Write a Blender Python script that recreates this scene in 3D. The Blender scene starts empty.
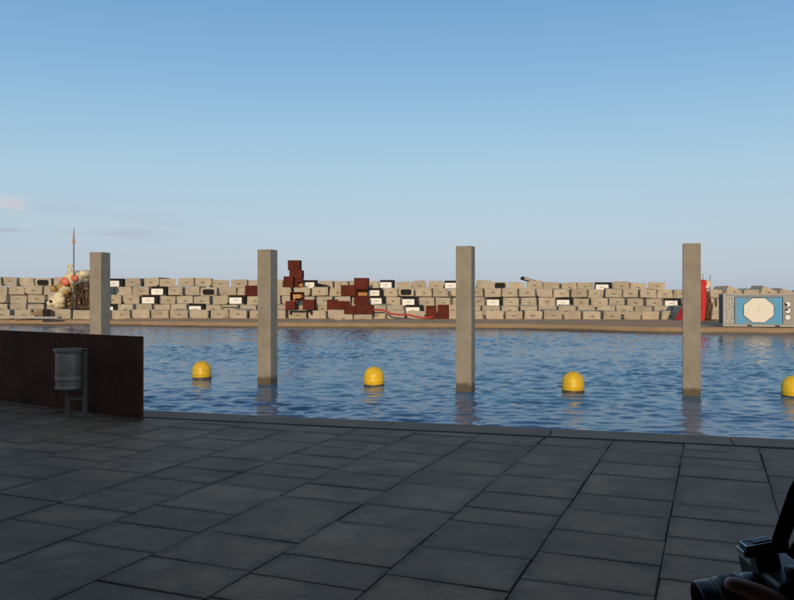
import bpy, bmesh, math, random
import numpy as np
from mathutils import Vector, Matrix, Euler
random.seed(7)
R = math.radians
S = bpy.context.scene
COL = S.collection

# ------------------------------------------------------------------ camera
F_PX, CX, HY, EYE = 780.0, 397.0, 295.0, 1.6      # photograph: 794 x 600
cam_d = bpy.data.cameras.new('camera'); cam = bpy.data.objects.new('camera', cam_d); COL.objects.link(cam)
cam.location = (0, 0, EYE); cam.rotation_euler = (R(90), 0, 0)
cam_d.sensor_width = 36.0; cam_d.lens = 36.0 * F_PX / 794.0
cam_d.shift_y = -5.0 / 794.0
cam_d.clip_start = 0.05; cam_d.clip_end = 20000
S.camera = cam

# ------------------------------------------------------------------ light
SUN_EL, SUN_LEFT = 14.0, 5.0                     # low sun behind the camera, a little to its left
sx, sy, sz = (-math.sin(R(SUN_LEFT)) * math.cos(R(SUN_EL)), -math.cos(R(SUN_LEFT)) * math.cos(R(SUN_EL)), math.sin(R(SUN_EL)))
W = bpy.data.worlds.new('World'); S.world = W; W.use_nodes = True
wn, wl = W.node_tree.nodes, W.node_tree.links
wn.clear()
w_out = wn.new('ShaderNodeOutputWorld'); w_bg = wn.new('ShaderNodeBackground'); w_bg.inputs[1].default_value = 0.15
sky = wn.new('ShaderNodeTexSky'); sky.sky_type = 'NISHITA'; sky.sun_disc = False
sky.sun_elevation = R(SUN_EL); sky.sun_rotation = math.atan2(sx, sy)
sky.altitude = 0; sky.air_density = 1.0; sky.dust_density = 1.0; sky.ozone_density = 1.0
# evening haze: the Nishita sky is evened out toward the measured fall from pale horizon to blue
HAZE_STOPS = [(0.0, (.41, .49, .63)), (0.0256, (.42, .505, .645)), (0.0894, (.425, .54, .675)), (0.152, (.375, .555, .695)), (0.207, (.310, .515, .71)), (0.271, (.225, .44, .685)), (0.354, (.155, .355, .62)), (0.6, (.15, .25, .41)), (1.0, (.14, .205, .31))]
# thin low clouds along the horizon, denser toward the left
tc = wn.new('ShaderNodeTexCoord'); sep = wn.new('ShaderNodeSeparateXYZ'); wl.new(tc.outputs['Generated'], sep.inputs[0])
def wmath(op, a, b=None, clamp=False):
    n = wn.new('ShaderNodeMath'); n.operation = op; n.use_clamp = clamp
    for i, v in enumerate((a, b)):
        if v is None: continue
        if isinstance(v, (int, float)): n.inputs[i].default_value = v
        else: wl.new(v, n.inputs[i])
    return n.outputs[0]
def wramp(v, a, b, c=0.0, d=1.0):
    n = wn.new('ShaderNodeMapRange'); n.interpolation_type = 'SMOOTHSTEP'
    wl.new(v, n.inputs[0])
    for i, k in enumerate((a, b, c, d)): n.inputs[i + 1].default_value = k
    return n.outputs[0]
hz = wn.new('ShaderNodeValToRGB'); wl.new(sep.outputs[2], hz.inputs[0])
el_ = hz.color_ramp.elements
while len(el_) > 1: el_.remove(el_[-1])
for i_, (p_, c_) in enumerate(HAZE_STOPS):
    e_ = el_[0] if i_ == 0 else el_.new(p_)
    e_.position = p_; e_.color = (*c_, 1)
hs = wn.new('ShaderNodeVectorMath'); hs.operation = 'SCALE'; wl.new(hz.outputs[0], hs.inputs[0]); hs.inputs['Scale'].default_value = 1 / 0.15
mx0 = wn.new('ShaderNodeMixRGB'); mx0.inputs[0].default_value = 0.85; wl.new(sky.outputs[0], mx0.inputs[1]); wl.new(hs.outputs[0], mx0.inputs[2])
mp = wn.new('ShaderNodeMapping'); mp.inputs['Scale'].default_value = (9, 9, 55); mp.inputs['Location'].default_value = (3.1, 0.4, 0.2)
wl.new(tc.outputs['Generated'], mp.inputs[0])
nz = wn.new('ShaderNodeTexNoise'); nz.inputs['Scale'].default_value = 1.0; nz.inputs['Detail'].default_value = 6; nz.inputs['Roughness'].default_value = 0.55
wl.new(mp.outputs[0], nz.inputs['Vector'])
az = wmath('ARCTAN2', sep.outputs[0], sep.outputs[1])
side = wramp(az, R(-9), R(-27))
band = wmath('MULTIPLY', wramp(sep.outputs[2], 0.035, 0.07), wramp(sep.outputs[2], 0.125, 0.085))
streak = wmath('MULTIPLY', wmath('MULTIPLY', wramp(nz.outputs[0], 0.46, 0.68), band), side)
mp2 = wn.new('ShaderNodeMapping'); mp2.inputs['Scale'].default_value = (22, 22, 60); mp2.inputs['Location'].default_value = (0.6, 2.3, 0.9)
wl.new(tc.outputs['Generated'], mp2.inputs[0])
nz2 = wn.new('ShaderNodeTexNoise'); nz2.inputs['Scale'].default_value = 1.0; nz2.inputs['Detail'].default_value = 7
wl.new(mp2.outputs[0], nz2.inputs['Vector'])
side2 = wramp(az, R(-24.9), R(-26.3))
band2 = wmath('MULTIPLY', wramp(sep.outputs[2], 0.084, 0.096), wramp(sep.outputs[2], 0.120, 0.104))
puff = wmath('MULTIPLY', wmath('MULTIPLY', wramp(nz2.outputs[0], 0.38, 0.54), band2), side2)
mx1 = wn.new('ShaderNodeMixRGB'); wl.new(wmath('MULTIPLY', streak, 0.7), mx1.inputs[0]); wl.new(mx0.outputs[0], mx1.inputs[1]); mx1.inputs[2].default_value = (2.75, 2.85, 3.5, 1)
mx2 = wn.new('ShaderNodeMixRGB'); wl.new(wmath('MULTIPLY', puff, 0.8), mx2.inputs[0]); wl.new(mx1.outputs[0], mx2.inputs[1]); mx2.inputs[2].default_value = (4.2, 4.05, 4.2, 1)
wl.new(mx2.outputs[0], w_bg.inputs[0]); wl.new(w_bg.outputs[0], w_out.inputs[0])

sun_d = bpy.data.lights.new('sun', 'SUN'); sun_d.energy = 2.7; sun_d.angle = R(0.5); sun_d.color = (1.0, 0.78, 0.50)
sun = bpy.data.objects.new('sun', sun_d); COL.objects.link(sun)
sun.rotation_euler = Vector((-sx, -sy, -sz)).to_track_quat('-Z', 'Y').to_euler()
sun.location = (-20, -40, 20)
S.view_settings.view_transform = 'Standard'; S.view_settings.look = 'None'
S.view_settings.gamma = 1; S.view_settings.use_curve_mapping = False
S.view_settings.exposure = 0.0

# ------------------------------------------------------------------ helpers
def at(px, py, depth):                 # photo pixel + distance -> point
    return Vector(((px - CX) / F_PX * depth, depth, EYE - (py - HY) / F_PX * depth))
def obj(name, mesh, mat=None, parent=None, loc=None, rot=None):
    if isinstance(mesh, bmesh.types.BMesh):
        me = bpy.data.meshes.new(name); mesh.normal_update(); mesh.to_mesh(me); mesh.free()
    else: me = mesh
    o = bpy.data.objects.new(name, me); COL.objects.link(o)
    if mat is not None and not me.materials: me.materials.append(mat)
    if parent is not None: o.parent = parent
    if loc is not None: o.location = loc
    if rot is not None: o.rotation_euler = rot
    return o
def empty(name, loc=(0, 0, 0), rot=(0, 0, 0)):
    o = bpy.data.objects.new(name, None); COL.objects.link(o); o.location = loc; o.rotation_euler = rot
    o.empty_display_size = 0.2
    return o
def tag(o, label=None, cat=None, group=None, kind=None):
    if label: o['label'] = label
    if cat: o['category'] = cat
    if group: o['group'] = group
    if kind: o['kind'] = kind
    return o
def box(bm, x0, x1, y0, y1, z0, z1, bev=0.0, mi=0, mat=None, seg=1):
    vs = [bm.verts.new(v) for v in ((x0, y0, z0), (x1, y0, z0), (x1, y1, z0), (x0, y1, z0), (x0, y0, z1), (x1, y0, z1), (x1, y1, z1), (x0, y1, z1))]
    fs = [bm.faces.new([vs[i] for i in f]) for f in ((3, 2, 1, 0), (4, 5, 6, 7), (0, 1, 5, 4), (1, 2, 6, 5), (2, 3, 7, 6), (3, 0, 4, 7))]
    for f in fs: f.material_index = mi
    if bev:
        es = list({e for f in fs for e in f.edges})
        r = bmesh.ops.bevel(bm, geom=es, offset=bev, segments=seg, affect='EDGES', profile=0.6)
        vs = list({v for f in r['faces'] for v in f.verts} | {v for v in vs if v.is_valid})
        for f in {f for v in vs for f in v.link_faces}: f.material_index = mi
    if mat is not None: bmesh.ops.transform(bm, matrix=mat, verts=vs)
    return vs
def tube(bm, pts, rad, n=8, cap=True):
    pts = [Vector(p) for p in pts]
    rads = rad if isinstance(rad, (list, tuple)) else [rad] * len(pts)
    rings = []; up = Vector((0, 0, 1))
    for i, p in enumerate(pts):
        d = (pts[min(i + 1, len(pts) - 1)] - pts[max(i - 1, 0)]).normalized()
        a = d.cross(up)
        if a.length < 0.05: a = d.cross(Vector((0, 1, 0)))
        a.normalize(); b = d.cross(a).normalized()
        rings.append([bm.verts.new(p + (a * math.cos(t) + b * math.sin(t)) * rads[i]) for t in [2 * math.pi * k / n for k in range(n)]])
    for i in range(len(rings) - 1):
        for k in range(n):
            f = bm.faces.new((rings[i][k], rings[i][(k + 1) % n], rings[i + 1][(k + 1) % n], rings[i + 1][k])); f.smooth = True
    if cap:
        bm.faces.new(rings[0][::-1]); bm.faces.new(rings[-1])
    bmesh.ops.recalc_face_normals(bm, faces=bm.faces[:])
def lathe(bm, prof, n=32, c=(0, 0, 0), smooth=True):
    rings = []
    for r, z in prof:
        if r < 1e-5: rings.append([bm.verts.new((c[0], c[1], c[2] + z))])
        else: rings.append([bm.verts.new((c[0] + r * math.cos(2 * math.pi * k / n), c[1] + r * math.sin(2 * math.pi * k / n), c[2] + z)) for k in range(n)])
    fs = []
    for a, b in zip(rings, rings[1:]):
        for k in range(n):
            q = [a[k % len(a)], a[(k + 1) % len(a)], b[(k + 1) % len(b)], b[k % len(b)]]
            q = [v for i, v in enumerate(q) if v not in q[:i]]
            if len(q) >= 3: f = bm.faces.new(q); f.smooth = smooth; fs.append(f)
    bmesh.ops.recalc_face_normals(bm, faces=fs)
    return [v for r in rings for v in r]
def blob(bm, c, r, rot=(0, 0, 0), lump=0.08, sub=3, seed=0):
    g = bmesh.ops.create_icosphere(bm, subdivisions=sub, radius=1.0)
    rnd = random.Random(seed); ks = [(Vector((rnd.gauss(0, 1), rnd.gauss(0, 1), rnd.gauss(0, 1))) * 1.7, rnd.random() * 6) for _ in range(5)]
    M = Matrix.Translation(Vector(c)) @ Euler(rot).to_matrix().to_4x4() @ Matrix.Diagonal((*r, 1))
    for v in g['verts']:
        k = 1 + lump * sum(math.sin(a.dot(v.co) + p) for a, p in ks) / 2
        v.co = M @ (v.co * k)
        for f in v.link_faces: f.smooth = True
    return g['verts']

# ------------------------------------------------------------------ materials
def mat(name, base, rough=0.8, var=0.15, scale=3.0, bump=0.0, bscale=None, metal=0.0, obj_var=0.0, stain=None, stain_scale=1.0, stain_amt=0.5, spec=0.5, detail=6, coords='Object', wetz=None, tint=None, wstain=None, edge=None):
    m = bpy.data.materials.new(name); m.use_nodes = True
    n, l = m.node_tree.nodes, m.node_tree.links
    b = n['Principled BSDF']; b.inputs['Roughness'].default_value = rough; b.inputs['Metallic'].default_value = metal
    b.inputs['Specular IOR Level'].default_value = spec
    t = n.new('ShaderNodeTexCoord'); oi = n.new('ShaderNodeObjectInfo')
    off = n.new('ShaderNodeVectorMath'); off.operation = 'MULTIPLY_ADD'
    cmb = n.new('ShaderNodeCombineXYZ')
    for i in range(3): l.new(oi.outputs['Random'], cmb.inputs[i])
    l.new(cmb.outputs[0], off.inputs[0]); off.inputs[1].default_value = (37, 53, 71); l.new(t.outputs[coords], off.inputs[2])
    vec = off.outputs[0]
    def noise(s, d=detail):
        q = n.new('ShaderNodeTexNoise'); q.inputs['Scale'].default_value = s; q.inputs['Detail'].default_value = d; q.inputs['Roughness'].default_value = 0.6
        l.new(vec, q.inputs['Vector']); return q.outputs[0]
    def rng(v, a, c, o0, o1):
        q = n.new('ShaderNodeMapRange'); l.new(v, q.inputs[0])
        for i, k in enumerate((a, c, o0, o1)): q.inputs[i + 1].default_value = k
        return q.outputs[0]
    def mul(a, c):
        q = n.new('ShaderNodeMath'); q.operation = 'MULTIPLY'
        for i, v in enumerate((a, c)):
            if isinstance(v, (int, float)): q.inputs[i].default_value = v
            else: l.new(v, q.inputs[i])
        return q.outputs[0]
    f = rng(noise(scale), 0.3, 0.7, 1 - var, 1 + var)
    if obj_var: f = mul(f, rng(oi.outputs['Random'], 0, 1, 1 - obj_var, 1 + obj_var))
    col = n.new('ShaderNodeMixRGB'); col.blend_type = 'MULTIPLY'; col.inputs[0].default_value = 1; col.inputs[1].default_value = (*base, 1)
    l.new(f, col.inputs[2]); out = col.outputs[0]
    if tint is not None:                # per-piece hue drift
        wn_ = n.new('ShaderNodeTexWhiteNoise'); wn_.noise_dimensions = '1D'; l.new(oi.outputs['Random'], wn_.inputs['W'])
        q = n.new('ShaderNodeMixRGB'); l.new(mul(wn_.outputs[0], 0.55), q.inputs[0]); l.new(out, q.inputs[1]); q.inputs[2].default_value = (*tint, 1); out = q.outputs[0]
    if stain is not None:
        q = n.new('ShaderNodeMixRGB'); l.new(mul(rng(noise(stain_scale), 0.48, 0.68, 0, 1), stain_amt), q.inputs[0]); l.new(out, q.inputs[1]); q.inputs[2].default_value = (*stain, 1); out = q.outputs[0]
    if wstain is not None:              # trodden dirt and water marks running across the joints
        ge = n.new('ShaderNodeNewGeometry')
        for sc_, lo_, hi_, am_, cl_ in wstain:
            q = n.new('ShaderNodeTexNoise'); q.inputs['Scale'].default_value = sc_; q.inputs['Detail'].default_value = 7; q.inputs['Roughness'].default_value = 0.62; q.inputs['Distortion'].default_value = 0.4
            l.new(ge.outputs['Position'], q.inputs['Vector'])
            q2 = n.new('ShaderNodeMixRGB'); l.new(mul(rng(q.outputs[0], lo_, hi_, 0, 1), am_), q2.inputs[0]); l.new(out, q2.inputs[1]); q2.inputs[2].default_value = (*cl_, 1); out = q2.outputs[0]
    if edge is not None:                # dirt gathered along the joints
        at_ = n.new('ShaderNodeAttribute'); at_.attribute_name = 'joint_dirt'
        q = n.new('ShaderNodeMixRGB'); l.new(mul(mul(at_.outputs['Fac'], rng(noise(5.0), 0.35, 0.62, 0.1, 1)), 0.8), q.inputs[0]); l.new(out, q.inputs[1]); q.inputs[2].default_value = (*edge, 1); out = q.outputs[0]
    if wetz is not None:                # tide mark: weed and wet concrete below a ragged line
        sp = n.new('ShaderNodeSeparateXYZ'); l.new(t.outputs['Object'], sp.inputs[0])
        ad = n.new('ShaderNodeMath'); ad.operation = 'MULTIPLY_ADD'; l.new(noise(6.0), ad.inputs[0]); ad.inputs[1].default_value = 0.2; l.new(sp.outputs[2], ad.inputs[2])
        q = n.new('ShaderNodeMixRGB'); l.new(rng(ad.outputs[0], wetz[0], wetz[1], 0.9, 0), q.inputs[0]); l.new(out, q.inputs[1]); q.inputs[2].default_value = (*wetz[2], 1); out = q.outputs[0]
    l.new(out, b.inputs['Base Color'])
    if bump:
        bp = n.new('ShaderNodeBump'); bp.inputs['Strength'].default_value = bump; bp.inputs['Distance'].default_value = 0.02
        l.new(noise(bscale or scale * 6, 8), bp.inputs['Height']); l.new(bp.outputs[0], b.inputs['Normal'])
    return m
M = {}
M['slab'] = mat('paving_concrete', (0.30, 0.178, 0.097), 0.62, 0.25, 2.2, 0.6, 38, obj_var=0.22, tint=(0.225, 0.148, 0.092), edge=(0.11, 0.072, 0.046), stain=(0.16, 0.10, 0.066), stain_scale=1.7, stain_amt=0.6, spec=0.22,
    wstain=[(0.55, 0.44, 0.62, 0.75, (0.15, 0.097, 0.064)), (3.2, 0.52, 0.68, 0.6, (0.12, 0.078, 0.052)), (1.3, 0.52, 0.70, 0.6, (0.40, 0.27, 0.175)), (9.0, 0.58, 0.75, 0.5, (0.36, 0.25, 0.17)), (28.0, 0.60, 0.72, 0.6, (0.12, 0.078, 0.05))])
M['joint'] = mat('joint_dirt', (0.085, 0.058, 0.04), 0.95, 0.2, 9)
M['coping'] = mat('coping_concrete', (0.27, 0.165, 0.098), 0.7, 0.2, 2.2, 0.3, 50, obj_var=0.1, spec=0.25, stain=(0.18, 0.13, 0.1), stain_amt=0.4)
M['quay'] = mat('quay_concrete', (0.22, 0.2, 0.18), 0.8, 0.2, 1.2, 0.4, 12, stain=(0.08, 0.08, 0.06), stain_amt=0.6)
M['drain'] = mat('drain_steel', (0.07, 0.04, 0.028), 0.6, 0.3, 8, metal=0.3)
M['corten'] = mat('weathering_steel', (0.115, 0.034, 0.014), 0.75, 0.35, 2.2, 0.15, 60, stain=(0.06, 0.022, 0.011), stain_scale=0.9, stain_amt=0.7, spec=0.2)
M['corten_edge'] = mat('weathering_steel_foot', (0.16, 0.07, 0.035), 0.6, 0.3, 7)
M['rust'] = mat('rust_red_steel', (0.105, 0.020, 0.011), 0.75, 0.28, 2.0, 0.12, 30, obj_var=0.18, stain=(0.065, 0.013, 0.008), stain_scale=1.3, stain_amt=0.6, spec=0.15)
M['rust_in'] = mat('rust_orange_lit', (0.48, 0.24, 0.09), 0.75, 0.25, 2.0)  # light inside the open boxes put into a brighter rust colour
M['pillar'] = mat('pillar_concrete', (0.30, 0.262, 0.203), 0.85, 0.14, 2.5, 0.25, 30, obj_var=0.03, stain=(0.22, 0.185, 0.13), stain_scale=2.2, stain_amt=0.45, wetz=(0.27, 0.36, (0.085, 0.066, 0.042)), wstain=[(1.6, 0.5, 0.68, 0.5, (0.23, 0.19, 0.14)), (9.0, 0.62, 0.72, 0.6, (0.16, 0.13, 0.095))])
M['block'] = mat('block_concrete', (0.44, 0.368, 0.268), 0.85, 0.14, 1.6, 0.4, 9, obj_var=0.15, stain=(0.27, 0.22, 0.155), stain_scale=1.1, stain_amt=0.5, tint=(0.40, 0.345, 0.27))
M['slot'] = mat('lifting_slot_dark', (0.2, 0.16, 0.11), 0.95, 0.2, 5)  # darker brown than the block face, for the handle mark
M['white'] = mat('white_paint', (0.80, 0.78, 0.74), 0.5, 0.05, 3, stain=(0.6, 0.56, 0.5), stain_amt=0.25)
M['black'] = mat('black_paint', (0.014, 0.013, 0.013), 0.8, 0.2, 4, spec=0.25)
M['grey_frame'] = mat('grey_painted_rim', (0.36, 0.34, 0.31), 0.7, 0.1, 4)
M['earth'] = mat('bank_earth', (0.40, 0.235, 0.125), 0.95, 0.25, 0.8, 0.6, 4, stain=(0.42, 0.30, 0.20), stain_scale=0.35, stain_amt=0.6)
M['lip'] = mat('bank_edge_concrete', (0.31, 0.21, 0.125), 0.85, 0.14, 1.1, 0.3, 8, stain=(0.24, 0.17, 0.1), stain_scale=0.8, stain_amt=0.4)
M['liplow'] = mat('bank_edge_wet', (0.10, 0.07, 0.042), 0.6, 0.25, 2.0, 0.3, 6)
M['core'] = mat('rubble_core', (0.24, 0.20, 0.15), 0.95, 0.3, 1.2, 0.8, 3)
M['yellow'] = mat('buoy_yellow', (0.78, 0.49, 0.012), 0.42, 0.08, 4, obj_var=0.08, stain=(0.55, 0.34, 0.04), stain_scale=6, stain_amt=0.55)
M['waterline'] = mat('buoy_weed_band', (0.09, 0.06, 0.02), 0.5, 0.3, 12)
M['bin_steel'] = mat('bin_galvanised', (0.46, 0.34, 0.245), 0.5, 0.15, 8, metal=0.4)
M['bin_frame'] = mat('bin_frame_paint', (0.24, 0.18, 0.135), 0.55, 0.12, 9, metal=0.1)
M['bin_band'] = mat('bin_lighter_band', (0.46, 0.37, 0.30), 0.55, 0.1, 6, metal=0.3)
M['red'] = mat('red_cloth', (0.56, 0.022, 0.02), 0.7, 0.15, 3)
M['hose'] = mat('red_hose', (0.46, 0.03, 0.03), 0.45, 0.1, 3)
M['cream'] = mat('cream_papier_mache', (0.70, 0.60, 0.40), 0.75, 0.15, 1.6, 0.2, 6, stain=(0.58, 0.43, 0.2), stain_amt=0.5)
M['gold'] = mat('ochre_papier_mache', (0.44, 0.27, 0.075), 0.75, 0.2, 2.5)
M['coral'] = mat('coral_paint', (0.62, 0.11, 0.055), 0.55, 0.1, 5)
M['dark_wood'] = mat('dark_branches', (0.12, 0.075, 0.045), 0.9, 0.35, 3, obj_var=0.2)
M['pole'] = mat('pole_metal', (0.16, 0.14, 0.13), 0.5, 0.1, 3)
M['flag'] = mat('weathered_flag', (0.45, 0.33, 0.27), 0.85, 0.15, 4)
M['wood'] = mat('weathered_board', (0.24, 0.15, 0.085), 0.85, 0.25, 3)
M['cont'] = mat('container_grey_paint', (0.37, 0.345, 0.315), 0.6, 0.10, 1.5, stain=(0.22, 0.17, 0.13), stain_scale=1.5, stain_amt=0.35)
M['cont_dark'] = mat('container_end_dark', (0.10, 0.105, 0.12), 0.6, 0.1, 2)  # end walls darker and bluer than the long sides
M['cblue'] = mat('blue_paint', (0.05, 0.34, 0.60), 0.5, 0.08, 2.5)
M['ccream'] = mat('pale_paint', (0.76, 0.70, 0.58), 0.6, 0.05, 2.5)
M['facade'] = mat('facade_concrete', (0.14, 0.135, 0.13), 0.85, 0.15, 0.8, 0.3, 8)
M['soffit'] = mat('soffit_dark', (0.06, 0.06, 0.06), 0.85, 0.1, 2)
M['glass'] = mat('dark_glass', (0.02, 0.025, 0.03), 0.08, 0.05, 2)
M['skin'] = mat('skin', (0.70, 0.33, 0.25), 0.5, 0.06, 12)
M['jacket'] = mat('black_jacket', (0.016, 0.016, 0.019), 0.85, 0.2, 20, 0.2, 120)
M['jeans'] = mat('dark_jeans', (0.025, 0.035, 0.06), 0.85, 0.2, 25, 0.2, 150)
M['shoe'] = mat('dark_shoe', (0.03, 0.028, 0.026), 0.6, 0.1, 9)
M['hair'] = mat('brown_hair', (0.035, 0.02, 0.012), 0.55, 0.3, 30, 0.4, 90)
M['eye'] = mat('eye_white', (0.75, 0.74, 0.72), 0.25, 0.02, 9)
M['cam_body'] = mat('camera_black_plastic', (0.018, 0.018, 0.02), 0.42, 0.1, 30, 0.1, 300)
M['cam_lens'] = mat('lens_barrel', (0.022, 0.024, 0.03), 0.3, 0.1, 30)
M['cam_silver'] = mat('camera_silver_trim', (0.55, 0.55, 0.55), 0.25, 0.05, 9, metal=0.9)
M['strap'] = mat('camera_strap_webbing', (0.012, 0.012, 0.013), 0.9, 0.2, 60)
# water
m = bpy.data.materials.new('sea_water'); m.use_nodes = True; n, l = m.node_tree.nodes, m.node_tree.links
b = n['Principled BSDF']; b.inputs['Base Color'].default_value = (0.045, 0.14, 0.24, 1); b.inputs['Roughness'].default_value = 0.09; b.inputs['IOR'].default_value = 1.333
t = n.new('ShaderNodeTexCoord'); mp_ = n.new('ShaderNodeMapping'); mp_.inputs['Scale'].default_value = (0.75, 1.25, 1); mp_.inputs['Rotation'].default_value = (0, 0, R(-12)); l.new(t.outputs['Object'], mp_.inputs[0])
q = n.new('ShaderNodeTexNoise'); q.inputs['Scale'].default_value = 5.5; q.inputs['Detail'].default_value = 4; q.inputs['Roughness'].default_value = 0.55; l.new(mp_.outputs[0], q.inputs['Vector'])
bp = n.new('ShaderNodeBump'); bp.inputs['Strength'].default_value = 0.5; bp.inputs['Distance'].default_value = 0.03; l.new(q.outputs[0], bp.inputs['Height']); l.new(bp.outputs[0], b.inputs['Normal'])
M['water'] = m

# ------------------------------------------------------------------ the setting
TH = R(-15.5)                                          # direction of the quay
U = Vector((math.cos(TH), math.sin(TH), 0)); V = Vector((-math.sin(TH), math.cos(TH), 0))
QV = 9.47                                              # quay edge, distance along V
WZ = -0.9                                              # water level
def q2w(u, v, z=0): return U * u + V * v + Vector((0, 0, z))
QROT = (0, 0, TH)

# water: one sheet with real waves in the basin, flat beyond
def build_water():
    rs = np.random.RandomState(3)
    X = np.arange(-42, 42.01, 0.08); Y = [7.0]
    while Y[-1] < 68: Y.append(Y[-1] + max(0.045, Y[-1] * 0.0042))
    Y = np.array(Y); gx, gy = np.meshgrid(X, Y)
    h = np.zeros_like(gx)
    for k in range(110):
        lam = math.exp(rs.uniform(math.log(0.17), math.log(0.95)))
        ang = rs.normal(R(80), R(34)); kx, ky = 2 * math.pi / lam * math.cos(ang), 2 * math.pi / lam * math.sin(ang)
        amp = 0.0042 * lam ** 0.9 * rs.uniform(0.4, 1.3)
        ph = kx * gx + ky * gy + rs.uniform(0, 6.28)
        h += amp * (np.sin(ph) + 0.25 * np.sin(2 * ph + 1.2))
    # gusts: calmer and rougher patches
    g = 0.78 + 0.28 * np.sin(gx * 0.21 + 0.6 * np.sin(gy * 0.17)) * np.sin(gy * 0.33 + 0.4 * np.sin(gx * 0.3 + 1)) + 0.12 * np.sin(gx * 0.9 + gy * 1.3)
    fade = np.clip((42 - np.abs(gx)) / 3, 0, 1) * np.clip((68 - gy) / 3, 0, 1) * np.clip((gy - 7) / 0.5, 0, 1)
    h = h * g * fade
    co = np.stack([gx, gy, h], -1).reshape(-1, 3); nr, nc = gx.shape
    idx = np.arange(nr * nc).reshape(nr, nc)
    quads = np.stack([idx[:-1, :-1], idx[:-1, 1:], idx[1:, 1:], idx[1:, :-1]], -1).reshape(-1, 4)
    B = 6000.0; y1 = float(Y[-1]); x1 = float(X[-1])
    ext = np.array([(-B, -300, 0), (B, -300, 0), (B, 7, 0), (x1, 7, 0), (-42, 7, 0), (-B, 7, 0), (-B, y1, 0), (-42, y1, 0), (x1, y1, 0), (B, y1, 0), (-B, B, 0), (B, B, 0)], float)
    o = nr * nc; co = np.vstack([co, ext])
    faces = np.vstack([quads, np.array([(5, 4, 7, 6), (3, 2, 9, 8), (6, 9, 11, 10), (0, 1, 2, 5)]) + o])
    me = bpy.data.meshes.new('water'); me.vertices.add(len(co)); me.vertices.foreach_set('co', co.ravel())
    me.loops.add(faces.size); me.loops.foreach_set('vertex_index', faces.ravel().astype(np.int32))
    me.polygons.add(len(faces)); me.polygons.foreach_set('loop_start', np.arange(0, faces.size, 4, dtype=np.int32)); me.polygons.foreach_set('loop_total', np.full(len(faces), 4, dtype=np.int32))
    me.polygons.foreach_set('use_smooth', np.ones(len(faces), dtype=bool))
    me.update(calc_edges=True); me.validate()
    return tag(obj('water', me, M['water'], loc=(0, 0, WZ)), kind='structure')
build_water()

# quay: body, paving slabs, coping, slot drain
WA, WB = Vector((-3.22, 9.87, 0)), Vector((-5.93, 11.66, 0))         # steel wall line (right end, frame edge)
WD = (WB - WA).normalized(); WN = Vector((WD.y, -WD.x, 0)); WN = WN if WN.y > 0 else -WN
WC = WA + WD * 9.0
def poly_prism(bm, pts, z0, z1):
    a = [bm.verts.new((p.x, p.y, z0)) for p in pts]; c = [bm.verts.new((p.x, p.y, z1)) for p in pts]
    n = len(pts); bm.faces.new(c); bm.faces.new(a[::-1])
    for i in range(n): bm.faces.new((a[i], a[(i + 1) % n], c[(i + 1) % n], c[i]))
    bmesh.ops.recalc_face_normals(bm, faces=bm.faces[:])
uA = (WA + WN * 0.6).dot(U)
back = 34.0
bm = bmesh.new()
corner = q2w(-6.4, QV)                                  # behind the steel wall the quay steps forward with it
poly_prism(bm, [q2w(-60, -back), q2w(60, -back), q2w(60, QV - 0.004), corner - V * 0.004, WC + WN * 0.7, q2w(-60, (WC + WN * 0.7).dot(V) + 4)], -3.0, -0.055)
pave = tag(obj('promenade', bm, M['quay']), kind='structure')
# bedding sheet a little below the slab tops
bm = bmesh.new()
poly_prism(bm, [q2w(-60, -back), q2w(60, -back), q2w(60, QV - 0.60), q2w(-6.6, QV - 0.60), WC + WN * 0.6, q2w(-60, (WC + WN * 0.6).dot(V) + 4)], -0.051, -0.016)
obj('bedding', bm, M['joint'], pave)
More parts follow.
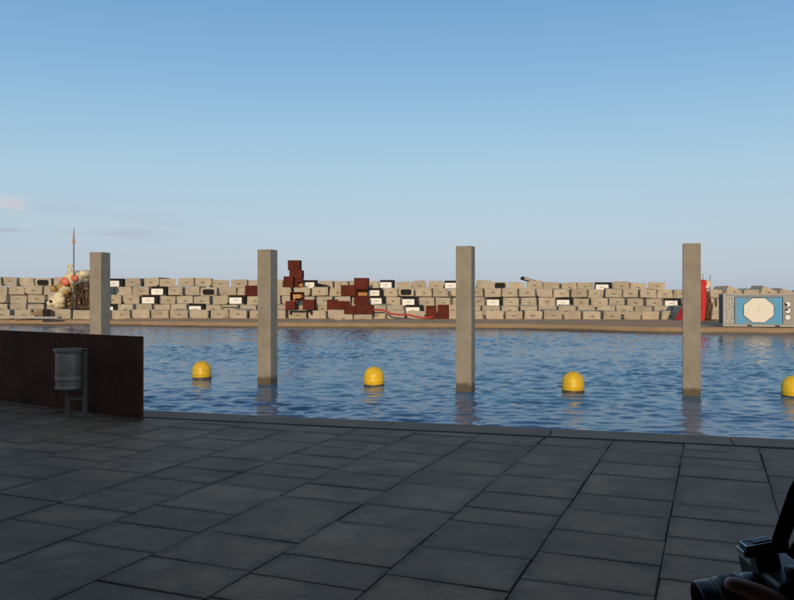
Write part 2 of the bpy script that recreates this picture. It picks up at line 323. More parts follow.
# slabs: long straight joints running to the quay, staggered cross joints
SA = R(-22); SU = Vector((math.cos(SA), math.sin(SA), 0)); SV = Vector((-math.sin(SA), math.cos(SA), 0))
rnd = random.Random(11); pitch = 0.73; gap = 0.0075; nslab = 0
lim = QV - 0.575
field = bmesh.new()
for i in range(-22, 22):
    v = -7.0 + rnd.random() * 0.6
    while v < 13.5:
        ln = rnd.choice((0.38, 0.45, 0.50, 0.55, 0.62, 0.74, 1.0)); u = -0.28 + i * pitch
        c = SU * (u + pitch / 2 + rnd.uniform(-0.004, 0.004)) + SV * (v + ln / 2); v += ln
        px = CX + c.x / c.y * F_PX
        wallside = (c - WA).dot(WN)
        if abs(c.x) > 13 or c.y < -6 or abs(c.y) < 1e-3: continue
        single = c.y > 3.3 and -70 < px < 870
        cv = c.dot(V)
        if c.x > -3.6 and cv > lim + 0.5: continue
        if c.x <= -3.6 and wallside > 0.55: continue
        bm = bmesh.new()
        jz = rnd.uniform(-0.0015, 0.0015)
        g0, g1, g2, g3 = [gap * rnd.uniform(0.25, 0.95) for _ in range(4)]
        box(bm, -pitch / 2 + g0, pitch / 2 - g1, -ln / 2 + g2, ln / 2 - g3, -0.05, jz, rnd.uniform(0.003, 0.007), seg=2)
        for vert in bm.verts: vert.co.z += 0.004 * (rnd.random() - 0.5) if vert.co.z > -0.01 else 0
        Mx = Matrix.Translation(c) @ Matrix.Rotation(SA, 4, 'Z'); inv = Mx.inverted()
        # trim against the drain line (or the steel wall's far side)
        if c.x > -4.4 and cv > lim - 0.9:
            bmesh.ops.bisect_plane(bm, geom=bm.verts[:] + bm.edges[:] + bm.faces[:], plane_co=inv @ q2w(0, lim), plane_no=(inv.to_3x3() @ V), clear_outer=True)
            bmesh.ops.holes_fill(bm, edges=[e for e in bm.edges if e.is_boundary])
        elif c.x < -3.0 and wallside > -0.6:
            bmesh.ops.bisect_plane(bm, geom=bm.verts[:] + bm.edges[:] + bm.faces[:], plane_co=inv @ (WA + WN * 0.5), plane_no=(inv.to_3x3() @ WN), clear_outer=True)
            bmesh.ops.holes_fill(bm, edges=[e for e in bm.edges if e.is_boundary])
        if len(bm.faces) < 5: bm.free(); continue
        bm.normal_update(); top = max(bm.faces, key=lambda f: f.calc_area() * (f.normal.z > 0.9))
        keep = set(bmesh.ops.inset_individual(bm, faces=[top], thickness=min(rnd.uniform(0.06, 0.14), 0.4 * math.sqrt(top.calc_area())))['faces'])
        lay = bm.verts.layers.float.new('joint_dirt'); inner = set(top.verts)
        for vv in bm.verts: vv[lay] = 0.0 if vv in inner else 1.0
        if not single:                  # slabs out of view join one sheet
            bmesh.ops.transform(bm, matrix=Mx, verts=bm.verts[:]); tmp = bpy.data.meshes.new('tmp'); bm.to_mesh(tmp); bm.free(); field.from_mesh(tmp); bpy.data.meshes.remove(tmp); continue
        o = obj('paving_slab', bm, M['slab'], pave, c, (R(rnd.gauss(0, 0.04)), R(rnd.gauss(0, 0.04)), SA + R(rnd.gauss(0, 0.3)))); nslab += 1
tag(obj('paving_field', field, M['slab'], pave), kind='stuff')
print('slabs', nslab)
# drain: two steel lips with cross bars
bm = bmesh.new()
box(bm, -6.0, 40, -0.570, -0.558, -0.05, 0.004); box(bm, -6.0, 40, -0.516, -0.504, -0.05, 0.004)
drain = obj('slot_drain', bm, M['drain'], pave, q2w(0, QV), QROT)
bm = bmesh.new()
u = -6.0
while u < 14:
    box(bm, u, u + 0.018, -0.557, -0.517, -0.03, -0.001); u += 0.045
tag(obj('grate_bars', bm, M['drain'], drain), kind='stuff')
u = -6.55; rnd = random.Random(4); bmc = bmesh.new(); box(bmc, 0.006, 1.944, -0.498, 0.03, -0.22, 0.003, 0.012, seg=2)
cm = bpy.data.meshes.new('coping_stone'); bmc.to_mesh(cm); bmc.free(); cm.materials.append(M['coping'])
while u < 30:
    obj('coping_stone', cm, None, pave, q2w(u, QV, rnd.uniform(-0.002, 0.002)), QROT); u += 1.95
# ground under the rest of the promenade behind the camera is the bedding sheet

# far bank
bankpx = [(-420, 324.2), (-200, 324.6), (0, 325), (110, 325.6), (230, 327.6), (380, 328.4), (490, 329), (560, 330.2), (600, 331.8), (640, 333.2), (700, 334), (794, 334.8), (1000, 336.5), (1300, 339)]
bank = []
for px, py in bankpx:
    d = (EYE - WZ) * F_PX / (py - HY); bank.append(Vector(((px - CX) / F_PX * d, d, 0)))
def resample(pl, step):
    out = [pl[0].copy()]
    for a, c in zip(pl, pl[1:]):
        k = max(1, int((c - a).length / step))
        for i in range(1, k + 1): out.append(a.lerp(c, i / k))
    return out
bk = resample(bank, 1.1)
for _ in range(6): bk = [bk[0]] + [(bk[i - 1] + bk[i] * 2 + bk[i + 1]) / 4 for i in range(1, len(bk) - 1)] + [bk[-1]]
rnd = random.Random(5)
LIPZ = WZ + 0.42
def strip(rows, name, mt, parent=None, smooth=False):
    bm = bmesh.new(); vr = [[bm.verts.new(p) for p in r] for r in rows]
    for a, c in zip(vr, vr[1:]):
        for i in range(len(a) - 1): f = bm.faces.new((a[i], a[i + 1], c[i + 1], c[i])); f.smooth = smooth
    return obj(name, bm, mt, parent)
def backto(p, y, z):
    return Vector((p.x, max(p.y + 1.2, y), z))
R1Y = 66.0
def slope_dz(x): return -(x + 18.8) / 32.0          # 0 at photo x=175, about -1 at x=565
def ground_z(x): return -0.36 + 0.09 * slope_dz(x)
wob = [rnd.uniform(-0.025, 0.025) for _ in bk]
ground = tag(strip([[Vector((p.x, p.y + 0.55, LIPZ - 0.05)) for p in bk],
       [Vector((p.x, p.y + 0.9, LIPZ - 0.01 + rnd.uniform(-0.02, 0.02))) for p in bk],
       [Vector((p.x, p.y + 0.4 * (max(R1Y, p.y + 3) - p.y), LIPZ + 0.03 + rnd.uniform(-0.04, 0.04))) for p in bk],
       [Vector((p.x, p.y + 0.75 * (max(R1Y, p.y + 3) - p.y), LIPZ + 0.07 + rnd.uniform(-0.05, 0.05))) for p in bk],
       [Vector((p.x, max(R1Y, p.y + 3), ground_z(p.x))) for p in bk],
       [Vector((p.x, 72, ground_z(p.x) + 0.02)) for p in bk],
       [Vector((p.x, 84, ground_z(p.x))) for p in bk],
       [Vector((p.x, 90, WZ - 2)) for p in bk]], 'far_bank', M['earth'], smooth=True), kind='structure')
strip([[Vector((p.x, p.y - 0.02, WZ - 1.0)) for p in bk], [Vector((p.x, p.y - 0.02 + w * 0.3, WZ + 0.13 + w)) for p, w in zip(bk, wob)]], 'wet_footing', M['liplow'], ground)
strip([[Vector((p.x, p.y + 0.05, WZ + 0.10)) for p in bk], [Vector((p.x, p.y + 0.07, LIPZ - 0.03)) for p in bk], [Vector((p.x, p.y + 0.12, LIPZ + w * 0.4)) for p, w in zip(bk, wob)],
       [Vector((p.x, p.y + 0.75, LIPZ + w * 0.4 + 0.02)) for p, w in zip(bk, wob)], [Vector((p.x, p.y + 0.8, LIPZ - 0.1)) for p in bk]], 'bank_edging', M['lip'], ground)

# ------------------------------------------------------------------ breakwater of stacked concrete blocks
BW, BH, BD = 1.54, 0.82, 3.0
ROWY = [66.0, 68.7, 71.2, 73.6, 76.0]
TOPL = [0.33, 0.77, 1.55, 2.36, 3.13]; TOPR = [0.25, 0.66, 1.35, 2.19, 2.90]
def row_top(r, x): return TOPL[r] + (TOPL[r] - TOPR[r]) * slope_dz(x)
brk = tag(empty('breakwater', (0, 66, -0.36)), 'long stepped breakwater of stacked tan concrete blocks across the water', 'breakwater')
PB = Vector((0, 66, -0.36))
def block_mesh(seed, w=BW, h=BH, d=BD):
    rnd = random.Random(seed); bm = bmesh.new()
    box(bm, -w / 2, w / 2, 0, d, -h, 0, rnd.uniform(0.035, 0.07))
    for v in bm.verts:
        v.co += Vector((rnd.uniform(-1, 1), rnd.uniform(-1, 1), rnd.uniform(-1, 1))) * 0.022
        if v.co.z > -0.1: v.co.x *= rnd.uniform(0.965, 0.99)
    # chipped corner now and then
    if rnd.random() < 0.45:
        sgn = rnd.choice((-1, 1))
        bmesh.ops.bisect_plane(bm, geom=bm.verts[:] + bm.edges[:] + bm.faces[:], plane_co=(sgn * (w / 2 - 0.10), 0.02, -0.05), plane_no=Vector((sgn, -0.7, rnd.uniform(0.4, 1))).normalized(), clear_outer=True)
        bmesh.ops.holes_fill(bm, edges=[e for e in bm.edges if e.is_boundary])
    if rnd.random() < 0.5:
        sgn = rnd.choice((-1, 1)); bmesh.ops.bisect_plane(bm, geom=bm.verts[:] + bm.edges[:] + bm.faces[:], plane_co=(sgn * (w / 2 - 0.13), 0.05, -h + 0.1), plane_no=Vector((sgn * rnd.uniform(0.5, 1), -rnd.uniform(0.2, 1), -rnd.uniform(0.4, 1))).normalized(), clear_outer=True)
        bmesh.ops.holes_fill(bm, edges=[e for e in bm.edges if e.is_boundary])
    # lifting notch: a raised lip over a slot at the middle of the face
    z = -h * rnd.uniform(0.42, 0.56); n0 = len(bm.verts)
    box(bm, -0.17, 0.17, -0.045, 0.06, z + 0.03, z + 0.075, 0.01)
    box(bm, -0.19, -0.15, -0.045, 0.06, z - 0.03, z + 0.028, 0.01); box(bm, 0.15, 0.19, -0.045, 0.06, z - 0.03, z + 0.028, 0.01)
    s = box(bm, -0.148, 0.148, -0.018, 0.06, z - 0.075, z + 0.028, 0.0, mi=1)
    bm.verts.ensure_lookup_table(); ns = rnd.uniform(0.6, 1.1); nx = rnd.uniform(-0.1, 0.1)
    for v in bm.verts[n0:]: v.co.x = v.co.x * ns + nx
    if rnd.random() < 0.22: bmesh.ops.delete(bm, geom=bm.verts[n0:], context='VERTS')
    me = bpy.data.meshes.new('concrete_block'); bm.normal_update(); bm.to_mesh(me); bm.free()
    me.materials.append(M['block']); me.materials.append(M['slot'])
    return me
BMS = [block_mesh(k) for k in range(24)]
def round_rect(bm, w, h, r, y, z0, d, n=4):
    pts = []
    for cx, cz, a0 in ((w / 2 - r, h / 2 - r, 0), (-w / 2 + r, h / 2 - r, 90), (-w / 2 + r, -h / 2 + r, 180), (w / 2 - r, -h / 2 + r, 270)):
        for k in range(n + 1): a = R(a0 + 90 * k / n); pts.append((cx + r * math.cos(a), z0 + cz + r * math.sin(a)))
    a = [bm.verts.new((x, y, z)) for x, z in pts]; c = [bm.verts.new((x, y + d, z)) for x, z in pts]
    bm.faces.new(a); bm.faces.new(c[::-1]); k = len(pts)
    for i in range(k): bm.faces.new((a[i], c[i], c[(i + 1) % k], a[(i + 1) % k]))
    bmesh.ops.recalc_face_normals(bm, faces=bm.faces[:])
bm = bmesh.new(); box(bm, -BW / 2 + 0.02, BW / 2 + 0.02, -0.05, 0.35, -BH + 0.06, 0.035, 0.03); BLACKCASE = bpy.data.meshes.new('black_casing'); bm.to_mesh(BLACKCASE); bm.free(); BLACKCASE.materials.append(M['black'])
bm = bmesh.new(); round_rect(bm, 1.16, 0.56, 0.06, -0.12, -BH / 2 - 0.03, 0.06); box(bm, -0.16, 0.16, -0.15, -0.10, -BH / 2 - 0.03, -BH / 2 + 0.01, 0.008, mi=1); WHITEP = bpy.data.meshes.new('white_panel'); bm.to_mesh(WHITEP); bm.free(); WHITEP.materials.append(M['white']); WHITEP.materials.append(M['slot'])
bm = bmesh.new(); round_rect(bm, 1.02, 0.52, 0.16, -0.06, -BH / 2 - 0.02, 0.06); DARKP = bpy.data.meshes.new('dark_panel'); bm.to_mesh(DARKP); bm.free(); DARKP.materials.append(M['black'])
# photo x of painted blocks by row (w = white face in black surround, d = dark face)
PAINT = {0: [], 1: [(108.5, 'w'), (196.4, 'w'), (230, 'g'), (414, 'w')],
         2: [(149.7, 'w'), (237, 'w'), (377, 'w'), (409.5, 'w'), (494, 'w'), (564, 'w'), (672, 'w')],
         3: [(158.6, 'w'), (208.6, 'd'), (375, 'w'), (406, 'd')],
         4: [(43, 'd'), (115, 'w'), (310, 'w'), (387, 'w'), (451.6, 'w'), (500, 'd'), (603, 'w')]}
# pieces left out: places of the sculptures and the steel cubes (photo x ranges by row)
SKIP = {0: [(429, 446)], 1: [(66, 90)], 2: [], 3: [], 4: []}
rnd = random.Random(21); nb = 0
for r in range(5):
    y0 = ROWY[r]; pp = 1.665 / y0 * F_PX
    anchors = [(-78 + rnd.random() * 8, None)] + sorted(PAINT[r]) + [(1085 if r < 3 else (700 if r == 3 else 676), None)]
    xs = []
    for (a, ka), (c, kc) in zip(anchors, anchors[1:]):
        k = max(1, round((c - a) / pp)); xs.append((a, ka, (c - a) / k))
        for i in range(1, k): xs.append((a + (c - a) * i / k, None, (c - a) / k))
    for px, kind, stp in xs:
        if kind is None and any(a - 6 < px < c + 6 for a, c in SKIP[r]): continue
        X = (px - CX) / F_PX * y0; j = 0.0 if kind else 1.0
        wsc = min(1.12, max(0.86, stp / pp)) * (1 if kind else rnd.uniform(0.96, 1.02))
        top = row_top(r, X) + rnd.uniform(-0.05, 0.05) * (1 + (r == 4) * 1.4 * j)
        o = obj('concrete_block', rnd.choice(BMS), None, brk, Vector((X + j * rnd.uniform(-0.05, 0.05), y0 + rnd.uniform(-0.12, 0.18) * j, top)) - PB,
                (j * R(rnd.gauss(0, 1.0)), j * R(rnd.gauss(0, 1.3 + (r == 4) * 1.5)), j * R(rnd.gauss(0, 4.0 + r * 0.6))))
        o.scale = (wsc, 1, 1); nb += 1
        if kind == 'w':
            tag(o, 'concrete block with a white face panel in a black surround')
            obj('black_casing', BLACKCASE, None, o, (0.03, 0, 0)); obj('white_panel', WHITEP, None, o, (-0.11, 0, -0.025))
        elif kind == 'd':
            tag(o, 'concrete block with a rounded dark screen panel on its face')
            obj('dark_panel', DARKP, None, o, (0, 0, 0))
        elif kind == 'g':
            bm = bmesh.new(); round_rect(bm, 1.3, 0.5, 0.08, -0.03, -BH / 2, 0.04)
            tag(o, 'concrete block with a thin dark outline painted on its face'); q = obj('dark_panel', bm, M['black'], o)
            bm = bmesh.new(); round_rect(bm, 1.12, 0.34, 0.06, -0.05, -BH / 2, 0.04); obj('pale_panel', bm, M['block'], q)
# tilted blocks along the crest behind the container, and two loose slabs on the crest
for px, py, ang in ((716, 289.5, 4), (736, 285.6, 43), (752, 289.8, -3), (771, 285.4, 39), (789, 287.4, 28), (808, 288, -44), (826, 289, 5), (846, 286, 40), (866, 289.4, -4), (886, 287, -38), (907, 289.2, 3), (928, 288.6, 30), (950, 289.5, -5)):
    p = at(px, py, 74.0); bigt = abs(ang) > 20
    o = obj('concrete_block', BMS[int(px) % 14], None, brk, p - PB + Vector((0, 0, -0.28 if bigt else 0)), (R(rnd.uniform(-3, 3)), R(ang) if not bigt else R(ang * 0.55), R(rnd.uniform(-14, 14)))); nb += 1
bm = bmesh.new(); box(bm, -0.82, 0.82, 0, 1.2, -0.14, 0.14, 0.03)
o = tag(obj('tilted_frame', bm, M['black'], brk, at(530.4, 280.2, 76.8) - PB, (0, R(17), 0)), 'black edged slab lying tilted on the crest of blocks')
bm = bmesh.new(); box(bm, -0.62, 0.66, -0.03, 0.5, -0.10, 0.09, 0.02); obj('pale_panel', bm, M['block'], o)
bm = bmesh.new(); box(bm, -0.66, 0.66, -0.3, 0.9, -0.09, 0.09, 0.03)
o = tag(obj('dark_slab', bm, M['black'], brk, at(323.5, 287, 75.2) - PB, (R(-38), R(14), R(-6))), 'dark slab leaning on the upper blocks beside the steel cubes')
bm = bmesh.new(); box(bm, -0.95, 0.95, -0.06, 0.1, 0.1, 0.2, 0.02); box(bm, -0.95, -0.8, -0.06, 0.1, -0.12, 0.098, 0.02); box(bm, 0.8, 0.95, -0.06, 0.1, -0.12, 0.098, 0.02)
tag(obj('black_frame', bm, M['black'], brk, at(301, 313, 65.86) - PB), 'flat black frame set on a low block under the steel cubes')
# low footing blocks under the cubes standing on the front row
for px in (344, 363):
    p = at(px, 314.4, 64.9); o = obj('concrete_block', BMS[int(px) % 14], None, brk, p - PB - Vector((0, 0.55, 0)), (0, 0, R(rnd.uniform(-2, 2)))); o.scale = (1, 0.6, 0.9)
# rubble core the blocks rest on
xs = np.linspace(-62, 62, 90)
strip([[Vector((x, ROWY[0] + 0.5, -0.6)) for x in xs], [Vector((x, ROWY[1] + 0.3, row_top(1, x) - BH - 0.05)) for x in xs], [Vector((x, ROWY[2] + 0.4, row_top(2, x) - BH - 0.12 + rnd.uniform(-.05, .05))) for x in xs],
       [Vector((x, ROWY[3] + 0.4, row_top(3, x) - BH - 0.12 + rnd.uniform(-.05, .05))) for x in xs], [Vector((x, ROWY[4] + 0.4, row_top(4, x) - BH - 0.12 + rnd.uniform(-.05, .05))) for x in xs],
       [Vector((x, 79.5, row_top(4, x) - BH - 0.15)) for x in xs], [Vector((x, 89, -1.2)) for x in xs]], 'rubble_core', M['core'], brk, smooth=True).location = -PB
print('blocks', nb)

# ------------------------------------------------------------------ pillars in the water
PU = R(-19)
def pillar_mesh(seed):
    rnd = random.Random(seed); bm = bmesh.new(); H = 2.87 - WZ
    box(bm, -0.25, 0.25, -0.25, 0.25, -1.6, H, 0.018, seg=2)
    return bm
PILLS = [(100, 252.0, 23.3, 'concrete pillar rising behind the rust brown steel wall'), (267.5, 250.0, 21.9, 'square concrete pillar in the water beside the tall tower of rust red cubes'),
         (465.5, 247, 20.35, 'square concrete pillar in the water beside the pair of low rust red cubes'), (691.5, 244, 19.3, 'square concrete pillar in front of the red draped figure')]
for px, py, d, lab in PILLS:
    o = obj('concrete_pillar', pillar_mesh(int(px)), M['pillar'], None, ((px - CX) / F_PX * d, d, WZ), (0, 0, PU))
    o.scale = (0.83, 0.83, 1)
    tag(o, lab, 'pillar', 'concrete pillars standing in the water')

# ------------------------------------------------------------------ buoys
def buoy_parts(root):
    bm = bmesh.new(); r = 0.28
    prof = [(r * 0.98, 0.03), (r, 0.06), (r, 0.13), (r * 1.015, 0.14), (r * 1.015, 0.15), (r, 0.16), (r, 0.25)] + [(r * math.cos(R(a)), 0.25 + r * 0.98 * math.sin(R(a))) for a in range(10, 90, 10)] + [(0, 0.25 + r * 0.98)]
    lathe(bm, prof, 40); obj('dome', bm, M['yellow'], root)
    bm = bmesh.new(); lathe(bm, [(0, -0.35), (0.16, -0.33), (0.26, -0.1), (0.285, 0.0), (0.285, 0.05), (0.27, 0.06)], 40); obj('waterline_band', bm, M['waterline'], root)
BUOY = [(202, 378.5, 'domed yellow buoy floating left of the pillar, nearest the steel wall'), (374, 385.3, 'domed yellow buoy floating below the group of rust red cubes'), (573, 391.5, 'domed yellow buoy floating alone before plain tan blocks'), (793.5, 396.5, 'domed yellow buoy floating below the painted grey container')]
BUOY[0] = (202, 378.5, 'domed yellow buoy floating closest to the rust brown steel wall')
for k, (px, py, lab) in enumerate(BUOY):
    d = (EYE - WZ) * F_PX / (py - HY)
    e = tag(empty('mooring_buoy', ((px - CX) / F_PX * d, d, WZ), (R(random.uniform(-3, 3)), R(random.uniform(-3, 3)), k)), lab, 'buoy', 'yellow buoys between the pillars')
    buoy_parts(e)

# ------------------------------------------------------------------ steel wall and litter bin on the promenade
e = tag(empty('steel_wall', WA, (0, 0, math.atan2(WD.y, WD.x))), 'low rust brown weathering steel wall along the promenade edge', 'wall')
sgn = 1 if (Matrix.Rotation(math.atan2(WD.y, WD.x), 3, 'Z') @ Vector((0, 1, 0))).dot(WN) > 0 else -1
SL = 1.83
for k in range(5):
    bm = bmesh.new(); box(bm, k * SL + 0.002, (k + 1) * SL - 0.002, -0.02, 0.02, 0.012, 1.075, 0.003); obj('steel_plate', bm, M['corten'], e)
bm = bmesh.new(); box(bm, 0.01, 9.15, -sgn * 0.022, -sgn * 0.06, 0.004, 0.03, 0.003); obj('foot_angle', bm, M['corten_edge'], e)
bm = bmesh.new(); lathe(bm, [(0.011, 0), (0.011, 0.012), (0, 0.014)], 12)
bmesh.ops.transform(bm, matrix=Matrix.Translation((1.62, -sgn * 0.02, 1.0)) @ Matrix.Rotation(sgn * R(90), 4, 'X'), verts=bm.verts[:]); obj('bolt', bm, M['bin_steel'], e)

bd = 10.17; bp0 = at(75, 417.5, bd); bp0.z = 0.003
e = tag(empty('litter_bin', bp0, (0, 0, R(-14))), 'grey metal litter bin hung on a two legged stand by the steel wall', 'bin')
k = bd / F_PX
xl, xr = (66.5 - 75) * k, (86.3 - 75) * k
dx = (73 - 75) * k
bm = bmesh.new()
lathe(bm, [(0.13, 0.378), (0.151, 0.382), (0.154, 0.39), (0.154, 0.395), (0.149, 0.402), (0.153, 0.44), (0.156, 0.56), (0.157, 0.70), (0.156, 0.79), (0.153, 0.845), (0.149, 0.85), (0.146, 0.845), (0.148, 0.42), (0, 0.40)], 40, (dx, -0.10, 0))
drum = obj('drum', bm, M['bin_steel'], e)
bm = bmesh.new(); lathe(bm, [(0.1575, 0.49), (0.1600, 0.493), (0.1615, 0.545), (0.1595, 0.548)], 40, (dx, -0.10, 0)); obj('lower_band', bm, M['bin_band'], drum)
bm = bmesh.new(); lathe(bm, [(0.154, 0.392), (0.160, 0.394), (0.160, 0.412), (0.156, 0.414)], 40, (dx, -0.10, 0)); obj('bottom_hoop', bm, M['bin_band'], drum)
bm = bmesh.new()
for a in range(0, 360, 9):                                           # vertical ribs of the pressed sheet
    c_, s_ = math.cos(R(a)), math.sin(R(a)); tube(bm, [(dx + c_ * 0.1545, -0.10 + s_ * 0.1545, 0.56), (dx + c_ * 0.1555, -0.10 + s_ * 0.1555, 0.81)], 0.0022, 5)
tag(obj('ribs', bm, M['bin_steel'], drum), kind='stuff')
for x, top in ((xl, 0.86), (xr, 0.885)):
    bm = bmesh.new(); box(bm, x - 0.033, x + 0.033, -0.012, 0.012, 0.006, top, 0.004); obj('leg', bm, M['bin_frame'], e)
    bm = bmesh.new(); box(bm, x - 0.06, x + 0.06, -0.045, 0.045, 0.0, 0.006, 0.002); obj('foot_plate', bm, M['bin_frame'], e)
bm = bmesh.new(); box(bm, xl + 0.034, xr - 0.034, -0.01, 0.01, 0.225, 0.272, 0.003); obj('crossbar', bm, M['bin_frame'], e)
bm = bmesh.new()
lathe(bm, [(0.160, 0.855), (0.178, 0.855), (0.180, 0.86), (0.180, 0.898), (0.176, 0.903), (0.165, 0.903), (0.160, 0.898), (0.160, 0.855)], 40, (dx, -0.10, 0)); obj('rim', bm, M['bin_frame'], e)
bm = bmesh.new(); box(bm, xr - 0.08, xr + 0.045, -0.03, 0.014, 0.887, 0.903, 0.003); obj('bracket', bm, M['bin_frame'], e)

# ------------------------------------------------------------------ rust-red steel cubes on the breakwater
def cube(x0, x1, y0, y1, d, label, openf=False, base=None, depth=None, plate=False):
    a, c = at(x0, y0, d), at(x1, y1, d); w, h = c.x - a.x, a.z - c.z
    if base is not None: h = a.z - base
    dp = depth or min(1.25, max(0.9, w))
    e = tag(empty('steel_cube', ((a.x + c.x) / 2, d, a.z - h), (0, 0, R(random.uniform(-4, 4)))), label, 'cube', 'rust red steel cubes on the breakwater')
    hw = w / 2; tk = 0.05
    if openf:
        bm = bmesh.new(); box(bm, -hw, hw, dp - tk, dp, 0.001, h, 0.01); obj('back_plate', bm, M['rust_in'], e)
        for nm, (q0, q1, q2, q3) in (('bottom_plate', (-hw, hw, 0.0, tk)), ('top_plate', (-hw, hw, h - tk, h))):
            bm = bmesh.new(); box(bm, q0, q1, 0, dp - tk - 0.002, q2, q3, 0.008); obj(nm, bm, M['rust'], e)
        for s in (-1, 1):
            bm = bmesh.new(); x = s * (hw - tk / 2); box(bm, x - tk / 2, x + tk / 2, 0.002, dp - tk - 0.002, tk + 0.002, h - tk - 0.002, 0.008); obj('side_plate', bm, M['rust'], e)
        bm = bmesh.new(); fw = 0.16
        if plate:
            box(bm, -hw * 0.62, hw * 0.62, 0.25, 0.29, 0.22, h - 0.2, 0.01); obj('inner_plate', bm, M['rust_in'], e)
        else: bm.free()
    else:
        bm = bmesh.new(); box(bm, -hw + 0.02, hw - 0.02, 0.02, dp - 0.02, 0.02, h - 0.02, 0.0); obj('shell', bm, M['rust'], e)
        bm = bmesh.new()                                              # welded edge bars stand proud of the plates
        for sx_ in (-1, 1):
            for sy_ in (0, 1):
                x = sx_ * (hw - 0.02); y = 0.02 + sy_ * (dp - 0.04); box(bm, x - 0.025, x + 0.025, y - 0.025, y + 0.025, 0.0, h, 0.006)
        for z in (0.022, h - 0.022):
            for sy_ in (0, 1):
                y = 0.02 + sy_ * (dp - 0.04); box(bm, -hw + 0.047, hw - 0.047, y - 0.022, y + 0.022, z - 0.022, z + 0.022, 0.005)
            for sx_ in (-1, 1):
                x = sx_ * (hw - 0.02); box(bm, x - 0.022, x + 0.022, 0.047, dp - 0.047, z - 0.022, z + 0.022, 0.005)
        obj('edge_bars', bm, M['rust'], e)
    return e
X_ = lambda px, d: (px - CX) / F_PX * d
cube(245, 257.5, 285.6, 294.6, 72.0, 'single rust red steel cube standing apart beside a concrete pillar', base=row_top(2, X_(250, 72)) + 0.02)
z4 = row_top(3, X_(293, 74.4)) + 0.03
t1 = at(295, 270.2, 74.3).z
cube(289.3, 302, 278.0, 286.5, 74.3, 'rust red cube at the foot of the tower of cubes, under the middle cube', base=z4)
cube(289.3, 301.8, 270.2, 278.0, 74.3, 'middle rust red cube of the tower of stacked cubes')
cube(287.8, 299.6, 260.2, 270.1, 74.3, 'topmost rust red cube of the tall tower')
cube(283.6, 293.2, 276.3, 286.8, 73.1 + 0.55, 'rust red cube standing against the tower foot, opposite the small orange box', base=z4, depth=0.62)
cube(297.2, 303.2, 281.4, 287, 73.65, 'small open rusty box with its lit inside coloured orange at the tower foot', True, base=z4, depth=0.6)
zr1 = row_top(0, X_(300, 67)) + 0.03
cube(285.4, 295, 301.2, 309, 67.0, 'rust red cube under the open framed box, the narrower of its two supports', base=zr1)
cube(302.8, 314.2, 299.6, 309, 67.0, 'rust red cube under the open framed box, the wider of its two supports', base=zr1)
cube(290, 303.2, 292, 300.9, 67.1, 'open rust framed box with a tan plate for its lit inside, resting across two cubes', True, base=at(290, 301.2, 67).z + 0.02, plate=True)
cube(327, 338.4, 299.6, 308.8, 67.0, 'outermost rust red cube of the wide pile, on the side of the tower', base=zr1 - 0.02)
cube(338.6, 349.4, 301.2, 309, 67.0, 'slightly lower rust red cube between the outermost cube and the low boxes', base=zr1 - 0.02)
zr3 = row_top(2, X_(350, 72)) + 0.03
cube(341, 355.4, 285.2, 296, 72.0, 'large rust red cube on the upper step of the wide pile', base=zr3)
cube(356, 368, 289, 296, 72.0, 'open rusty box with its lit inside coloured bright orange under the top cube', True, base=zr3)
cube(354, 368, 277.9, 288.8, 72.05, 'topmost rust red cube of the wide pile, over the orange box')
cube(354, 369, 296.4, 305, 69.5, 'rust red cube beneath the orange box, on the middle step', base=row_top(1, X_(360, 69.5)) + 0.03)
zf = at(350, 314.3, 64.9).z + 0.03
cube(344, 355.4, 305.8, 314.2, 64.6, 'rust red cube low in the wide pile, on a footing block beside a wider box', base=zf)
cube(355.8, 373, 305.2, 314.4, 64.6, 'widest rust red box, low in the pile where the red hose starts', base=zf)
cube(426, 436.4, 305.8, 315.8, 65.8, 'lower of two rust red cubes side by side at the hose end', base=ground_z(2) - 0.02)
cube(438, 449, 304.8, 316.5, 65.8, 'taller of two rust red cubes side by side near a pillar', base=ground_z(3) - 0.02)

# red hose draped over the front blocks
pts = [(372.5, 309.5), (378, 309.8), (384, 310.4), (388, 312.2), (391, 313.8), (397, 314.4), (404, 314.8), (410, 315.2), (415, 316.6), (420, 317.5), (427, 317.8), (433, 316.8)]
bm = bmesh.new()
path = [at(x, y, 65.15 - 0.1 * i) if i > 1 else at(x, y, 64.7 + 0.15 * i) for i, (x, y) in enumerate(pts)]
fine = []
for i in range(len(path) - 1):
    p0, p1, p2, p3 = path[max(i - 1, 0)], path[i], path[i + 1], path[min(i + 2, len(path) - 1)]
    for k in range(5):
        s = k / 5; fine.append(0.5 * ((2 * p1) + (p2 - p0) * s + (2 * p0 - 5 * p1 + 4 * p2 - p3) * s * s + (3 * p1 - p0 - 3 * p2 + p3) * s ** 3))
fine.append(path[-1]); tube(bm, fine, 0.075, 8)
tag(obj('red_hose', bm, M['hose']), 'thick red hose winding down the front blocks from the steel cubes', 'hose')

